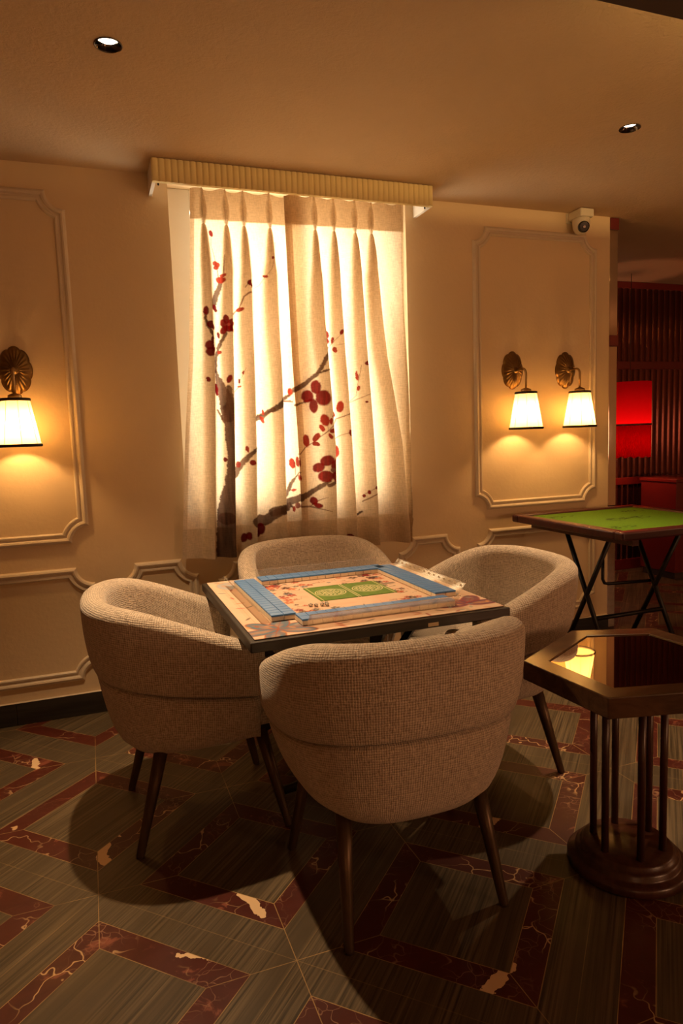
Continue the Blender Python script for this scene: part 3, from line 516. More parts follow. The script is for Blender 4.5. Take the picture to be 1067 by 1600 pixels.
ZR=np.array([2.40,2.17,1.743,1.29,.82])
PL={'L1':[(.601,.601),(.576,.622),(.561,.619),(.483,.599),(.410,.575)],
 'L2':[(.713,.713),(.685,.729),(.639,.713),(.609,.696),(.584,.675)],
 'L3':[(.802,.802),(.774,.825),(.732,.817),(.706,.804),(.685,.788)],
 'L4':[(.935,.935),(.893,.957),(.866,.960),(.831,.959),(.798,.955)],
 'R1':[(1.166,1.166),(1.135,1.191),(1.093,1.208),(1.066,1.226),(1.039,1.219)],
 'R2':[(1.269,1.269),(1.240,1.289),(1.226,1.301),(1.235,1.321),(1.230,1.337)],
 'R3':[(1.387,1.387),(1.360,1.411),(1.356,1.422),(1.361,1.443),(1.348,1.458)],
 'R4':[(1.480,1.480),(1.448,1.506),(1.444,1.541),(1.458,1.611),(1.465,1.644)]}
def curtain(name,keys,le,re,ybase,label,zbot,nx):
    """le / re: left and right edge x at heights ZE"""
    ZE=np.array([2.56,2.17,1.743,1.29,.74])
    nz=690; z=np.linspace(2.565,zbot,nz); t=np.linspace(0,1,nx)
    xl=np.interp(-z,-ZE,le); xr=np.interp(-z,-ZE,re)
    X=xl[None,:]+(xr-xl)[None,:]*t[:,None]; Z=np.repeat(z[None,:],nx,0)
    Y=np.full_like(X,ybase)
    pin=2.395; LAY_SHADE=np.zeros_like(X)  # extra pleat fabric layers plus painted shade of the folds
    below=(z<pin); low=sstep(-z,-2.22,-1.55)            # 0 near the heading, 1 where the folds hang open
    redge=[xl]; 
    for k in keys:
        tb=np.array(PL[k]); l=np.interp(-z,-ZR,tb[:,0]); r=np.interp(-z,-ZR,tb[:,1]); redge.append(r)
        c=(l+r)/2; w=np.maximum((r-l)/2,.0065)
        w=np.where(below,np.maximum(w,.006+.018*np.sqrt(np.clip((pin-z)/.2,0,1))),.005+.009*np.sin(np.clip((z-pin)/.155,0,1)*PI))
        w=w*(1-low)+np.minimum(w,.030)*low; c=c*(1-low)+(r-w)*low
        T=(X-c[None,:])/w[None,:]; g=np.exp(-np.abs(T)**3.2*.9)
        A=np.where(below,.020+.030*(1-np.exp(-np.clip(pin-z,0,9)/.05)),.020+.012*np.sin(np.clip((z-pin)/.155,0,1)*PI))*(1-.55*low)
        Y-=A[None,:]*g
        core=np.exp(-np.abs(T)**6); amt=np.where(below,3.2*np.exp(-np.clip(pin-z,0,9)/.50)*(1-.35*low)+.2,1.3)
        LAY_SHADE+=core*amt[None,:]
    redge.append(xr if keys[0]!='L1' else xr)
    for a,b in zip(redge[:-1],redge[1:]):
        L=np.maximum(b-a,.02)[None,:]; sN=(X-a[None,:])/L; ins=(sN>=0)&(sN<1)
        rise=np.clip(sN/.90,0,1)**1.5; fall=1-sstep(sN,.90,1.0)
        saw=np.where(ins,rise*fall,0.0)*(0.0 if (b is xr and keys[0]=='L1') else 1.0)
        Y-=saw*(.014+.044*low)[None,:]
        LAY_SHADE+=np.where(ins,np.clip(sN,0,1)**1.5*fall,0)*(.30+1.05*low)[None,:]  # fold shade painted in, darkening towards each fold's right edge
    # soft large undulation and fabric sag
    Y-=.010*np.sin(X*31+Z*1.3)*np.clip((2.3-Z)/1.0,0,1)
    Y+=.0012*np.sin(Z*23+X*40)*np.sin(X*57)
    P=np.stack([X,Y,Z],-1)
    # scalloped top edge between pleats and slightly uneven bottom
    P[:,:,2]-=np.clip((Z-2.50)/.065,0,1)*(.006+.006*np.sin(X*52))
    P[:,:,2]+=np.clip((.95-Z)/.2,0,1)*(.004*np.sin(X*17+1))
    me=grid_mesh(name,P); Xf,Zf=X.ravel(),Z.ravel()
    base=np.array([.93,.77,.56]); col=np.tile(base,(Xf.size,1))
    slub=hash_noise(Xf*3,Zf,140,3)*.5+hash_noise(Xf,Zf*3,120,5)*.5
    col*= (.93+.14*slub)[:,None]
    nzs=hash_noise(Xf,Zf,90,1)*.6+hash_noise(Xf,Zf,220,2)*.4
    streak=hash_noise(Xf,Zf*.12,110,8)
    for kind,pts in BRANCHES:
        m=stroke(Xf,Zf,pts,.0028 if kind!='twig' else .0012,.010 if kind=='trunk' else .008 if kind=='branch' else .001,nzs)
        if kind=='trunk': c=np.array([.060,.026,.016])+streak[:,None]*np.array([.10,.050,.032])
        elif kind=='branch': c=np.array([.075,.034,.018])+streak[:,None]*np.array([.085,.045,.028])
        else: c=np.tile(np.array([.19,.075,.040]),(Xf.size,1))
        mm=(m*(.93 if kind!='twig' else .8))[:,None]; col[:]=col*(1-mm)+c*mm
    for cx_,cz_,a,b,ang,c in PETALS:
        m=ell(Xf+.005*(nzs-.5),Zf+.005*(nzs-.5),cx_,cz_,a*1.14+.0012,b*1.16+.0012,ang,.14)
        cc=np.array(c)[None,:]*(.40+.40*streak[:,None]); mm=(m*.97)[:,None]; col[:]=col*(1-mm)+cc*mm
    layers_and_shade=1.0+LAY_SHADE.ravel()+1.7*sstep(Zf,2.418,2.424)+1.0*(1-sstep(Zf,.893,.899))
    seam=np.exp(-((Zf-.897)/.003)**2)+np.exp(-((Zf-2.42)/.003)**2)
    layers_and_shade+=.5*seam
    ed=np.minimum((X-xl[None,:]),(xr[None,:]-X)).ravel(); layers_and_shade+=.8*(1-sstep(ed,.018,.022))
    if keys[0]=='R1': layers_and_shade+=1.1*(1-sstep((X-xl[None,:]).ravel(),.034,.038))
    set_paint(me,np.clip(col,0,1),layers_and_shade); me.materials.append(M['curtain'])
    o=link_mesh(name,me); tag(o,label,'curtain'); return o
curtain('curtain',['L1','L2','L3','L4'],[.546,.522,.494,.446,.400],[1.115,1.125,1.125,1.125,1.120],-.062,'left cream curtain panel painted with a dark plum tree trunk',.747,230)
curtain('curtain',['R1','R2','R3','R4'],[1.008,1.012,1.016,1.030,1.030],[1.672,1.667,1.662,1.660,1.658],-.088,'right cream curtain panel painted with large red plum blossoms',.742,265)

# ------------------------------------------------------------------ armchairs
def chair_path(n_arc=44,n_arm=7):
    x0,a,b,L=.05,.370,.368,.150; pts=[]
    def arm(x,s): return (x0+x, s*b*math.sqrt(max(0,1-(x/.62)**2)))
    for k in range(n_arm): pts.append(arm(L*(1-k/n_arm),-1))
    e=2/2.55
    for k in range(n_arc+1):
        th=-PI/2-PI*k/n_arc; c,s=math.cos(th),math.sin(th)
        pts.append((x0+a*math.copysign(abs(c)**e,c)*1.0, b*math.copysign(abs(s)**e,s)))
    for k in range(1,n_arm+1): pts.append(arm(L*k/n_arm,1))
    P=np.array(pts); 
    # resample evenly
    d=np.r_[0,np.cumsum(np.hypot(*np.diff(P,axis=0).T))]; m=64; s=np.linspace(0,d[-1],m); P=np.stack([np.interp(s,d,P[:,0]),np.interp(s,d,P[:,1])],1)
    T=np.gradient(P,axis=0); T/=np.hypot(T[:,0],T[:,1])[:,None]; N=np.stack([T[:,1],-T[:,0]],1)   # outward?
    if (N[m//2]*np.array([-1,0])).sum()<0: N=-N
    return P,N,s
CP,CN,CS=chair_path()
def shell(profile,taperend=True,endr=.045):
    """profile(i,x) -> list of (outward offset, z, v) closed loop; sweeps along the U path with rounded ends"""
    rows=[]; uv=[]; m=len(CP)
    T0=-(CP[1]-CP[0]); T0/=np.hypot(*T0); T1=CP[-1]-CP[-2]; T1/=np.hypot(*T1)
    def row(P,N,pr,scale,s,zc,zs):
        mid=sum(q[0] for q in pr)/len(pr)
        zm=sum(q[1] for q in pr)/len(pr)
        rows.append([(P[0]+N[0]*(mid+(q[0]-mid)*scale),P[1]+N[1]*(mid+(q[0]-mid)*scale),zm+(q[1]-zm)*zs) for q in pr]); uv.extend([(s,q[2],0) for q in pr])
    steps=6
    for k in range(steps,0,-1):
        t=k/steps*PI/2; P=CP[0]+T0*endr*math.sin(t); row(P,CN[0],profile(CP[0][0]),max(.02,math.cos(t)),CS[0]-endr*t,0,1-.17*(1-math.cos(t)))
    for i in range(m): row(CP[i],CN[i],profile(CP[i][0]),1.0,CS[i],0,1.0)
    for k in range(1,steps+1):
        t=k/steps*PI/2; P=CP[-1]+T1*endr*math.sin(t); row(P,CN[-1],profile(CP[-1][0]),max(.02,math.cos(t)),CS[-1]+endr*t,0,1-.17*(1-math.cos(t)))
    mb=MB(); mb.grid(rows,True,closed_v=True); n=len(rows[0])
    b0=list(range(n)); b1=[(len(rows)-1)*n+k for k in range(n)]
    mb.f.append(b0[::-1]); mb.sm.append(True); mb.mi.append(0); mb.f.append(b1); mb.sm.append(True); mb.mi.append(0)
    mb.uv=uv; return mb
TZX=np.array([-.40,-.32,-.17,-.05,.05,.14,.20,.30]); TZZ=np.array([.842,.841,.828,.790,.750,.714,.692,.660])
def top_z(x):
    return float(np.mean(np.interp(np.linspace(x-.05,x+.05,9),TZX,TZZ)))
def seam_z(x):
    t=min(1,max(0,(x+.32)/.52)); return .585-.075*t
def back_profile(x):
    zt,zs=top_z(x),seam_z(x); th=.088; pr=[]; v=0; tap=.15
    H=zt-zs
    def o(z): return -tap*(zt-.03-z)*1.0
    outer=[(o(zs)-.034,zs+.004),(o(zs)-.014,zs+.0015),(o(zs)+.002,zs+.006),(o(zs)+.008,zs+.020)]
    for k in range(1,8): z=zs+.020+(zt-.042-zs-.020)*k/7; outer.append((o(z)+.008*(1-k/7)+.005*math.sin(PI*k/7),z))
    r=th/2; cz=zt-r*.95; co=-r
    for k in range(1,9): a=PI*k/9; outer.append((co+r*math.cos(a),cz+r*.95*math.sin(a)))
    zi=.43
    for k in range(0,7): z=cz-(cz-zi)*k/6; outer.append((-th-.012*math.sin(PI*k/6)-.03*(k/6),z))
    outer.append((o(zs)-.030-.01,zi))
    L=0; res=[]; prev=outer[0]
    for q in outer:
        L+=math.hypot(q[0]-prev[0],q[1]-prev[1]); prev=q; res.append((q[0],q[1],L))
    return res
def base_profile(x):
    zs=seam_z(x); zt=top_z(x); o0=-.15*(zt-.03-zs)-.006
    t=min(1,max(0,(x+.32)/.52)); zb=.316+.012*t
    pts=[(o0-.045,zs-.006),(o0-.020,zs-.006),(o0-.006,zs-.010),(o0,zs-.022)]
    H=zs-zb
    for k in range(1,9):
        s=k/9; pts.append((o0-.040*s-.030*s**4,zs-.022-(H-.022)*s*.93))
    pts+=[(o0-.088,zb+.008),(o0-.108,zb),(o0-.190,zb-.001),(o0-.200,zb+.02),(o0-.15,zs-.03)]
    L=0;res=[];prev=pts[0]
    for q in pts:
        L+=math.hypot(q[0]-prev[0],q[1]-prev[1]); prev=q; res.append((q[0],q[1],1.0-L))
    return res
def rounded_slab(outline,z0,z1,r,dome=0.0,n=5):
    """outline: list of (x,y) ; rounded top and bottom edges"""
    O=np.array(outline); c=O.mean(0); rows=[]; 
    T=np.roll(O,-1,0)-np.roll(O,1,0); T/=np.hypot(T[:,0],T[:,1])[:,None]; N=np.stack([T[:,1],-T[:,0]],1)
    if ((O-c)*N).sum()<0: N=-N
    lev=[]
    for k in range(n+1): a=PI/2*k/n; lev.append((-r*(1-math.sin(a)),z0+r*(1-math.cos(a))))
    for k in range(n+1): a=PI/2*k/n; lev.append((-r*(1-math.cos(a)),z1-r+r*math.sin(a)))
    for off,z in lev: q=O+N*off; rows.append([(p[0],p[1],z) for p in q])
    for s in (.75,.5,.25,.02):
        q=c+(O-N*r-c)*s; rows.append([(p[0],p[1],z1+dome*(1-s*s)) for p in q])
    bot=[]
    mb=MB(); mb.grid(rows,True,closed_v=True); n_=len(O)
    mb.f.append(list(range(n_))[::-1]); mb.sm.append(False); mb.mi.append(0)
    mb.f.append([(len(rows)-1)*n_+k for k in range(n_)]); mb.sm.append(True); mb.mi.append(0)
    mb.uv=[(p[0]*1.0,p[1]+p[2]*.7,0) for p in mb.v]; return mb
def seat_outline(scale=1.0):
    pts=[]
    for k in range(40):
        i=int(round(k*(len(CP)-1)/39)); q=CP[i]-CN[i]*.115; pts.append((q[0],q[1]))
    # bowed front edge
    yA,yB=pts[-1][1],pts[0][1]; xe=pts[0][0]; fr=[]
    for k in range(1,14):
        t=k/14; a=PI*t; fr.append((xe+.165*(math.sin(a)**.42),yA+(yB-yA)*(.5-.5*math.cos(a))))
    return [(x*scale+.0,y*scale) for x,y in pts+fr]
def make_chair(label,loc,rz):
    r=empty('armchair',loc,rz,label,'armchair','tub armchairs around the game table')
    shell(back_profile).build('backrest',M['fabric'],r)
    shell(base_profile,endr=.035).build('outer_shell',M['fabric'],r)
    rounded_slab(seat_outline(),.365,.478,.028,.022).build('seat_cushion',M['fabric'],r)
    rounded_slab([(x*.84+.030,y*.90) for x,y in seat_outline()],.336,.374,.006).build('under_frame',M['frame_dark'],r)
    for xt,yt,xb,yb in ((-.095,.205,-.190,.236),(-.095,-.205,-.190,-.236),(.235,.195,.310,.248),(.235,-.195,.310,-.248)):
        d=Vector((xb-xt,yb-yt,-.348)); q=Vector((xt,yt,.348))
        MB().tube([q,q+d*.5,q+d*.985,q+d*1.0+Vector((0,0,-.001))],[.0235,.0185,.0135,.0125],16).build('leg',M['leg'],r)
    return r
ch=make_chair('beige woven tub armchair in the foreground with its back to the viewer',(.778,-1.812,.0),PI/2)
def place(label,loc,rz):
    c=copy_tree(ch); c.location=loc; c.rotation_euler=(0,0,rz); c['label']=label
place('beige woven tub armchair on the left side of the game table, seen from its side',(.250,-1.117,0),0)
place('beige woven tub armchair on the right of the game table, beside the hexagonal table',(1.457,-1.205,0),PI)
place('beige woven tub armchair behind the game table, backed up to the curtains',(.962,-.535,0),-PI/2)

# ------------------------------------------------------------------ game table
TX0,TX1,TY0,TY1,TZ=.400,1.288,-1.636,-.715,.750
r=empty('game_table',((TX0+TX1)/2,(TY0+TY1)/2,0),0,'dark edged square game table between the four beige armchairs','table')
cx0,cy0=(TX0+TX1)/2,(TY0+TY1)/2
MB().box(TX0-cx0,TX1-cx0,TY0-cy0,TY1-cy0,.716,.7485).build('tabletop',M['tabletop'],r,bevel=.004)
MB().box(-.30,.30,-.30,.30,.700,.716).build('under_frame',M['frame_dark'],r)
for k in range(4):
    c_,s_=[(0,-1),(1,0),(0,1),(-1,0)][k]; P_=lambda d,z:(c_*d,s_*d,z)
    MB().tube([P_(.375,.716),P_(.365,.690),P_(.335,.625),P_(.05,.27)],[.034,.030,.017,.017],4,smooth=False).build('leg',M['frame_dark'],r)
    MB().tube([P_(.02,.055),P_(.27,.022)],[.022,.016],10).build('foot',M['frame_dark'],r)
MB().lathe([(.0001,.02),(.050,.02),(.052,.04),(.040,.09),(.038,.30),(.030,.31),(.0001,.31)],24).build('column',M['frame_dark'],r)
MB().box(.135,.172,TY0-cy0-.0015,TY0-cy0+.001,.722,.734).build('edge_label',M['sticker'],r)
# playmat
MX0,MX1,MY0,MY1=.417,1.275,-1.617,-.732
def make_mat():
    n=380; xs=np.linspace(MX0,MX1,n); ys=np.linspace(MY0,MY1,n); X,Y=np.meshgrid(xs,ys,indexing='ij')
    P=np.stack([X,Y,np.full_like(X,TZ+.0022)],-1); me=grid_mesh('playmat',P); Xf,Yf=X.ravel(),Y.ravel()
    col=np.tile(np.array([.72,.52,.37]),(Xf.size,1)); n1=hash_noise(Xf,Yf,24,1); n2=hash_noise(Xf,Yf,90,2); n3=hash_noise(Xf,Yf,9,6)
    lay(col,.4*sstep(n1*.6+n3*.4,.45,.7),(.74,.42,.29))
    ex=np.minimum(Xf-MX0,MX1-Xf); ey=np.minimum(Yf-MY0,MY1-Yf); e=np.minimum(ex,ey)
    for d,w in ((.044,.0012),(.060,.0018),(.078,.0009)): lay(col,.6*(np.abs(e-d)<w),(.50,.34,.22))
    lay(col,.30*(e<.030),(.78,.62,.48))
    rnd=random.Random(5); reds=[(.34,.02,.015),(.48,.07,.035),(.24,.02,.03),(.06,.03,.025),(.10,.11,.10),(.52,.14,.05),(.07,.11,.16),(.04,.025,.02)]
    # flower and twig border of the scene between tile rows and centre
    for k in range(190):
        side=rnd.randrange(4); t=rnd.uniform(0,1); off=rnd.gauss(.055,.032)
        x0,x1,y0,y1=.600,1.110,-1.455,-.905
        if side==0: x,y=x0+t*(x1-x0),y0+abs(off)*.8
        elif side==1: x,y=x0+t*(x1-x0),y1-abs(off)
        elif side==2: x,y=x0+abs(off)*.8,y0+t*(y1-y0)
        else: x,y=x1-abs(off),y0+t*(y1-y0)
        c=rnd.choice(reds); s=rnd.uniform(.006,.016)
        if rnd.random()<.55:
            for q in range(5):
                a=2*PI*q/5+t; lay(col,.85*ell(Xf,Yf,x+s*.8*math.cos(a),y+s*.8*math.sin(a),s*.6,s*.45,a,.3),c)
        else:
            a=rnd.uniform(-.5,.5); L=rnd.uniform(.02,.05); lay(col,.7*stroke(Xf,Yf,[(x,y,.0022),(x+L*math.cos(a),y+L*math.sin(a)*.6,.001),(x+L*1.4*math.cos(a+.7),y+L*1.2*math.sin(a+.7),.0005)],.001,.004,n2),c)
    lay(col,.7*((np.abs(Xf-1.075)<.028)&(np.abs(Yf+1.105)<.014)),(.14,.10,.08))
    # corner leaf medallions
    def medal(cx_,cy_,fill,edge,dirs,seed):
        rr=random.Random(seed)
        for a in dirs:
            mx,my=cx_+.062*math.cos(a),cy_+.062*math.sin(a)
            lay(col,.85*ell(Xf,Yf,mx,my,.066,.034,a,.06),edge); lay(col,.95*ell(Xf,Yf,mx,my,.0605,.0295,a,.06)*(.62+.38*n2),fill)
            lay(col,.8*ell(Xf,Yf,mx,my,.040,.013,a,.3)*n1,(.62,.34,.18))
            lay(col,.6*stroke(Xf,Yf,[(cx_,cy_,.002),(mx+.05*math.cos(a),my+.05*math.sin(a),.001)],.001),edge)
        for q in range(14): 
            x,y=cx_+rr.uniform(-.11,.11),cy_+rr.uniform(-.10,.10); lay(col,.6*ell(Xf,Yf,x,y,.014,.006,rr.uniform(0,3),.3)*(e>.004),rr.choice([edge,(.70,.34,.12),(.34,.36,.33)]))
    medal(.505,-1.545,(.10,.21,.28),(.40,.10,.03),(.3,1.2,2.2,-.4,-1.9,3.3),1)
    medal(1.180,-1.540,(.16,.09,.12),(.36,.04,.03),(.9,2.0,3.0,.0),2)
    medal(.465,-.785,(.40,.46,.50),(.55,.40,.30),(-.4,-1.4),3); medal(1.20,-.80,(.60,.30,.18),(.55,.14,.08),(3.4,4.2),4)
    for k in range(26):
        x,y=rnd.choice([(rnd.uniform(.43,.50),rnd.uniform(-1.40,-.85)),(rnd.uniform(.66,1.06),rnd.uniform(-1.60,-1.56)),(rnd.uniform(1.215,1.26),rnd.uniform(-1.45,-.85))]); a=rnd.uniform(0,3)
        lay(col,.7*ell(Xf,Yf,x,y,.018,.005,a,.4),rnd.choice(reds+[(.66,.40,.25)]))
    set_paint(me,np.clip(col,0,1)); me.materials.append(M['mat'])
    o=link_mesh('playmat',me); tag(o,'peach printed playmat with flowers covering the game table top','mat')
    md=o.modifiers.new('thick','SOLIDIFY'); md.thickness=.0022; md.offset=-1
    # centre emblem: two green squares with pale ring motifs
    n=300; xs=np.linspace(.742,1.042,n); ys=np.linspace(-1.267,-1.040,n); X,Y=np.meshgrid(xs,ys,indexing='ij')
    me=grid_mesh('green_centre_panel',np.stack([X,Y,np.full_like(X,TZ+.0045)],-1)); Xf,Yf=X.ravel(),Y.ravel()
    col=np.tile(np.array([.12,.22,.028]),(Xf.size,1)); nn=hash_noise(Xf,Yf,130,4); col*=(.85+.3*nn)[:,None]; pale=(.80,.70,.40)
    for cxm in (.817,.967):
        R=np.hypot(Xf-cxm,(Yf+1.1535)); th=np.arctan2(Yf+1.1535,Xf-cxm)
        for a,b in ((.056,.060),(.048,.0505),(.038,.046)): 
            m=((R>a)&(R<b)); 
            if a==.038: m=m&((np.sin(th*16)>-.2)|(nn>.7))
            lay(col,.85*m,pale)
        lay(col,.8*((R<.034)&(np.sin((Xf-cxm)*420)*np.sin((Yf)*380)+nn*.9>.35)),pale)
    for xl in (.752,.8875,.8965,1.032): lay(col,.9*(np.abs(Xf-xl)<.0016),pale)
    set_paint(me,np.clip(col,0,1)); me.materials.append(M['emblem']); q=link_mesh('green_centre_panel',me,o)
    md=q.modifiers.new('thick','SOLIDIFY'); md.thickness=.0018; md.offset=-1
    q['label']='green centre panel of two squares with pale ring motifs'
make_mat()
# tiles
tm=MB(); a,b,hh=.0410/2,.0326/2,.0205
def rbox(mb,a,b,z0,z1,r,mi):
    mb.box(-a,a,-b,b,z0,z1,mi)
tm.box(-a,a,-b,b,0,hh*.68,0); tm.box(-a,a,-b,b,hh*.68,hh,1)
tile0=None
def tile(x,y,rz,grp,lab):
    global tile0
    if tile0 is None:
        tile0=tm.build('mahjong_tile',[M['tile_face'],M['tile_back']],bevel=.0016); o=tile0
    else:
        o=tile0.copy(); C.objects.link(o)
    o.location=(x,y,TZ+.0042); o.rotation_euler=(0,0,rz+random.uniform(-.006,.006)); tag(o,lab,'game tile',grp)
pt=.0340; ln=.0422
for i in range(18):
    for j in range(2): tile(.5305+j*ln,-1.440+i*pt,0,'tiles in the left double row','blue backed game tile in the double row along the left table edge')
for i in range(16):
    for j in range(2): tile(.628+i*pt,-.838-j*ln,PI/2,'tiles in the back double row','blue backed game tile in the double row along the window side of the table')
for i in range(17):
    for j in range(2): tile(1.182-j*ln,-.862-i*pt,0,'tiles in the right double row','blue backed game tile in the double row along the right table edge')
for i in range(16):
    for j in range(2): tile(.603+i*pt,-1.484-j*ln,PI/2,'tiles in the front double row','blue backed game tile in the double row nearest the foreground armchair')
# acrylic racks behind each row
def rack(label,L,loc,rz,wavy):
    r=empty('tile_rack',loc,rz,label,'tile rack','clear acrylic tile racks')
    MB().box(-L/2,L/2,0,.010,0,.0015).build('tray',M['acrylic'],r)
    n=90; H=.043; back=-.014 if wavy else -.034
    top=[(x,H+(.0055*abs(math.sin(x/L*PI*9)) if wavy else 0)) for x in [(-L/2+L*k/n) for k in range(n+1)]]
    v=[(x,0,0) for x,_ in top]+[(x,back,z) for x,z in top]+[(x,.003,0) for x,_ in top]+[(x,back+.003,z) for x,z in top]; m=n+1
    fs=[]
    for k in range(n): fs+=[(k,k+1,m+k+1,m+k),(2*m+k,3*m+k,3*m+k+1,2*m+k+1),(m+k,m+k+1,3*m+k+1,3*m+k)]
    wall=MB().add(v,fs).build('back_wall',M['acrylic'],r)
    MB().tube([(x,back+.0015,z) for x,z in top],.0017,6).build('polished_rim',M['rim'],wall)
    if 'dots' in label:
        for k in range(14):
            x=-L/2+L*(k+.5)/14
            MB().tube([(x,back*.78,H*.78),(x,back*.78+.0045,H*.78+.002)],.0034,8).build('peg_dot',M['sticker'],wall)
rack('clear acrylic rack behind the left double row of tiles',.62,(.503,-1.15,TZ+.0023),-PI/2,False)
rack('clear acrylic rack with wavy rim behind the tiles on the window side',.545,(.883,-.812,TZ+.0023),PI,True)
rack('clear acrylic rack with pale dots behind the right double row of tiles',.58,(1.207,-1.135,TZ+.0023),PI/2,False)
rack('clear acrylic rack in front of the tiles nearest the foreground armchair',.53,(.865,-1.550,TZ+.0023),0,False)
# dice
def die(x,y,rz,lab):
    s=.0058; r=MB().box(-s,s,-s,s,0,2*s).build('die',M['dice'],bevel=.0012); r.location=(x,y,TZ+.0026); r.rotation_euler=(0,0,rz)
    tag(r,lab,'dice','small dice on the playmat')
    p=MB()
    for cx_,cy_ in ((-.5,-.5),(.5,.5),(0,0),(-.5,.5),(.5,-.5)): p.tube([(cx_*s,cy_*s,2*s-.0001),(cx_*s,cy_*s,2*s+.0003)],.0019,8)
    for cx_,cz_ in ((-.5,.5),(.5,1.5)): p.tube([(cx_*s,-s-.0003,cz_*s),(cx_*s,-s+.0001,cz_*s)],.0020,8)
    for cy_,cz_ in ((-.5,.5),(.5,1.5),(0,1)): p.tube([(-s-.0003,cy_*s,cz_*s),(-s+.0001,cy_*s,cz_*s)],.0020,8)
    p.build('pips',M['pip'],r)
DL='tiny ivory die with dark pips lying near the green squares on the playmat'
for q in ((.684,-1.324,.3),(.700,-1.334,.9),(.723,-1.333,.2),(.738,-1.342,.6),(.742,-1.325,1.1)): die(*q,DL)

# ------------------------------------------------------------------ hexagonal pedestal table
HV=[(1.178,-1.863),(1.200,-2.201),(1.500,-2.277),(1.790,-2.111),(1.769,-1.773),(1.507,-1.674)]
hc=(1.464,-1.988)
r=empty('pedestal_table',(hc[0],hc[1],0),0,'hexagonal brown pedestal table with mirrored top at right, on six slim rods','table')
def hexo(ins):
    n=6; V=[Vector((x-hc[0],y-hc[1])) for x,y in HV]; out=[]
    for i in range(n):
        a,b,c=V[i-1],V[i],V[(i+1)%n]; d1=(b-a).normalized(); d2=(c-b).normalized(); n1=Vector((-d1.y,d1.x)); n2=Vector((-d2.y,d2.x))
        if n1.dot(-b)<0: n1=-n1
        if n2.dot(-b)<0: n2=-n2
        bis=(n1+n2).normalized(); out.append(b+bis*ins/bis.dot(n1))
    return [(q.x,q.y) for q in out]
top=MB(); o0=hexo(0); o1=hexo(.066); z0,z1=.592,.650
vs=[(x,y,z0) for x,y in o0]+[(x,y,z1) for x,y in o0]+[(x,y,z1) for x,y in o1]+[(x,y,z1-.006) for x,y in o1]
fs=[list(range(6))]+[(i,(i+1)%6,6+(i+1)%6,6+i) for i in range(6)]+[(6+i,6+(i+1)%6,12+(i+1)%6,12+i) for i in range(6)]+[(12+i,12+(i+1)%6,18+(i+1)%6,18+i) for i in range(6)]
top.add(vs,fs); top.build('tabletop',M['burl'],r,bevel=.003)
MB().prism(hexo(.067),z1-.010,z1-.0035).build('glass_inset',M['mirrorglass'],r)
for k in range(6):
    a=math.radians(9+60*k); x,y=.099*math.cos(a),.099*math.sin(a)
    MB().tube([(x,y,.070),(x,y,.5925)],.0108,16).build('rod',M['rod'],r)
MB().lathe([(.0001,.0),(.168,.0),(.175,.006),(.175,.026),(.168,.033),(.155,.035),(.150,.040),(.150,.052),(.143,.058),(.135,.062),(.133,.070),(.126,.075),(.0001,.075)],64).build('round_base',M['rod'],r)

# ------------------------------------------------------------------ green folding table
GX0,GX1,GY0,GY1,GZ=2.330,3.235,-1.015,-.105,.835
gc=((GX0+GX1)/2,(GY0+GY1)/2)
r=empty('folding_game_table',(gc[0],gc[1],0),0,'green felt folding table with red wood rim beneath the twin wall lamps','table')
hx,hy=(GX1-GX0)/2,(GY1-GY0)/2; fw=.062
for x0,x1,y0,y1 in ((-hx,hx,-hy,-hy+fw),(-hx,hx,hy-fw,hy),(-hx,-hx+fw,-hy+fw,hy-fw),(hx-fw,hx,-hy+fw,hy-fw)):
    MB().box(x0,x1,y0,y1,GZ-.038,GZ+.006).build('rim',M['redwood'],r,bevel=.010,seg=3)
n=240; xs=np.linspace(-hx+fw,hx-fw,n); ys=np.linspace(-hy+fw,hy-fw,n); X,Y=np.meshgrid(xs,ys,indexing='ij')
me=grid_mesh('felt_top',np.stack([X,Y,np.full_like(X,GZ-.004)],-1)); Xf,Yf=X.ravel(),Y.ravel()
col=np.tile(np.array([.070,.145,.004]),(Xf.size,1)); nn=hash_noise(Xf,Yf,160,2); col*=(.88+.24*nn)[:,None]; ink=(.003,.007,.001)
rnd=random.Random(3)
def glyph(cx_,cy_,s,k,seed):
    rr=random.Random(seed)
    for i in range(k):
        x,y=cx_+rr.uniform(-s,s),cy_+rr.uniform(-s*.35,s*.35); a=rr.uniform(0,PI); L=s*rr.uniform(.15,.4)
        lay(col,.95*stroke(Xf,Yf,[(x,y,.0055),(x+L*math.cos(a),y+L*math.sin(a),.003)],.0015),ink)
glyph(0,0,.115,26,1)
for s in (-1,1): lay(col,.6*((np.abs(np.hypot((Xf-s*.085)/1.7,Yf)-.034)<.0035)),ink)
for i,(x,y) in enumerate(((-.25,-.25),(.25,-.25),(.25,.25),(-.25,.25))): glyph(x,y,.075,13,i+5)
set_paint(me,np.clip(col,0,1)); me.materials.append(M['felt']); q=link_mesh('felt_top',me,r); md=q.modifiers.new('thick','SOLIDIFY'); md.thickness=.012; md.offset=-1
for x in (-.33,.33): MB().box(x-.02,x+.02,-hy+.05,hy-.05,GZ-.075,GZ-.038).build('batten',M['redwood'],r)
for X in (2.52,3.00):
    x=X-gc[0]
    for ya,yb in ((-.345,-.75),(-.735,-.320)):
        MB().tube([(x,ya-gc[1],GZ-.038),(x,yb-gc[1],.012)],.0135,12).build('leg',M['frame_dark'],r)
for y,z in ((-.75,.014),(-.32,.014),(-.60,.30)):
    MB().tube([(2.52-gc[0],y-gc[1],z),(3.0-gc[0],y-gc[1],z)],.0125,12).build('cross_bar',M['frame_dark'],r)
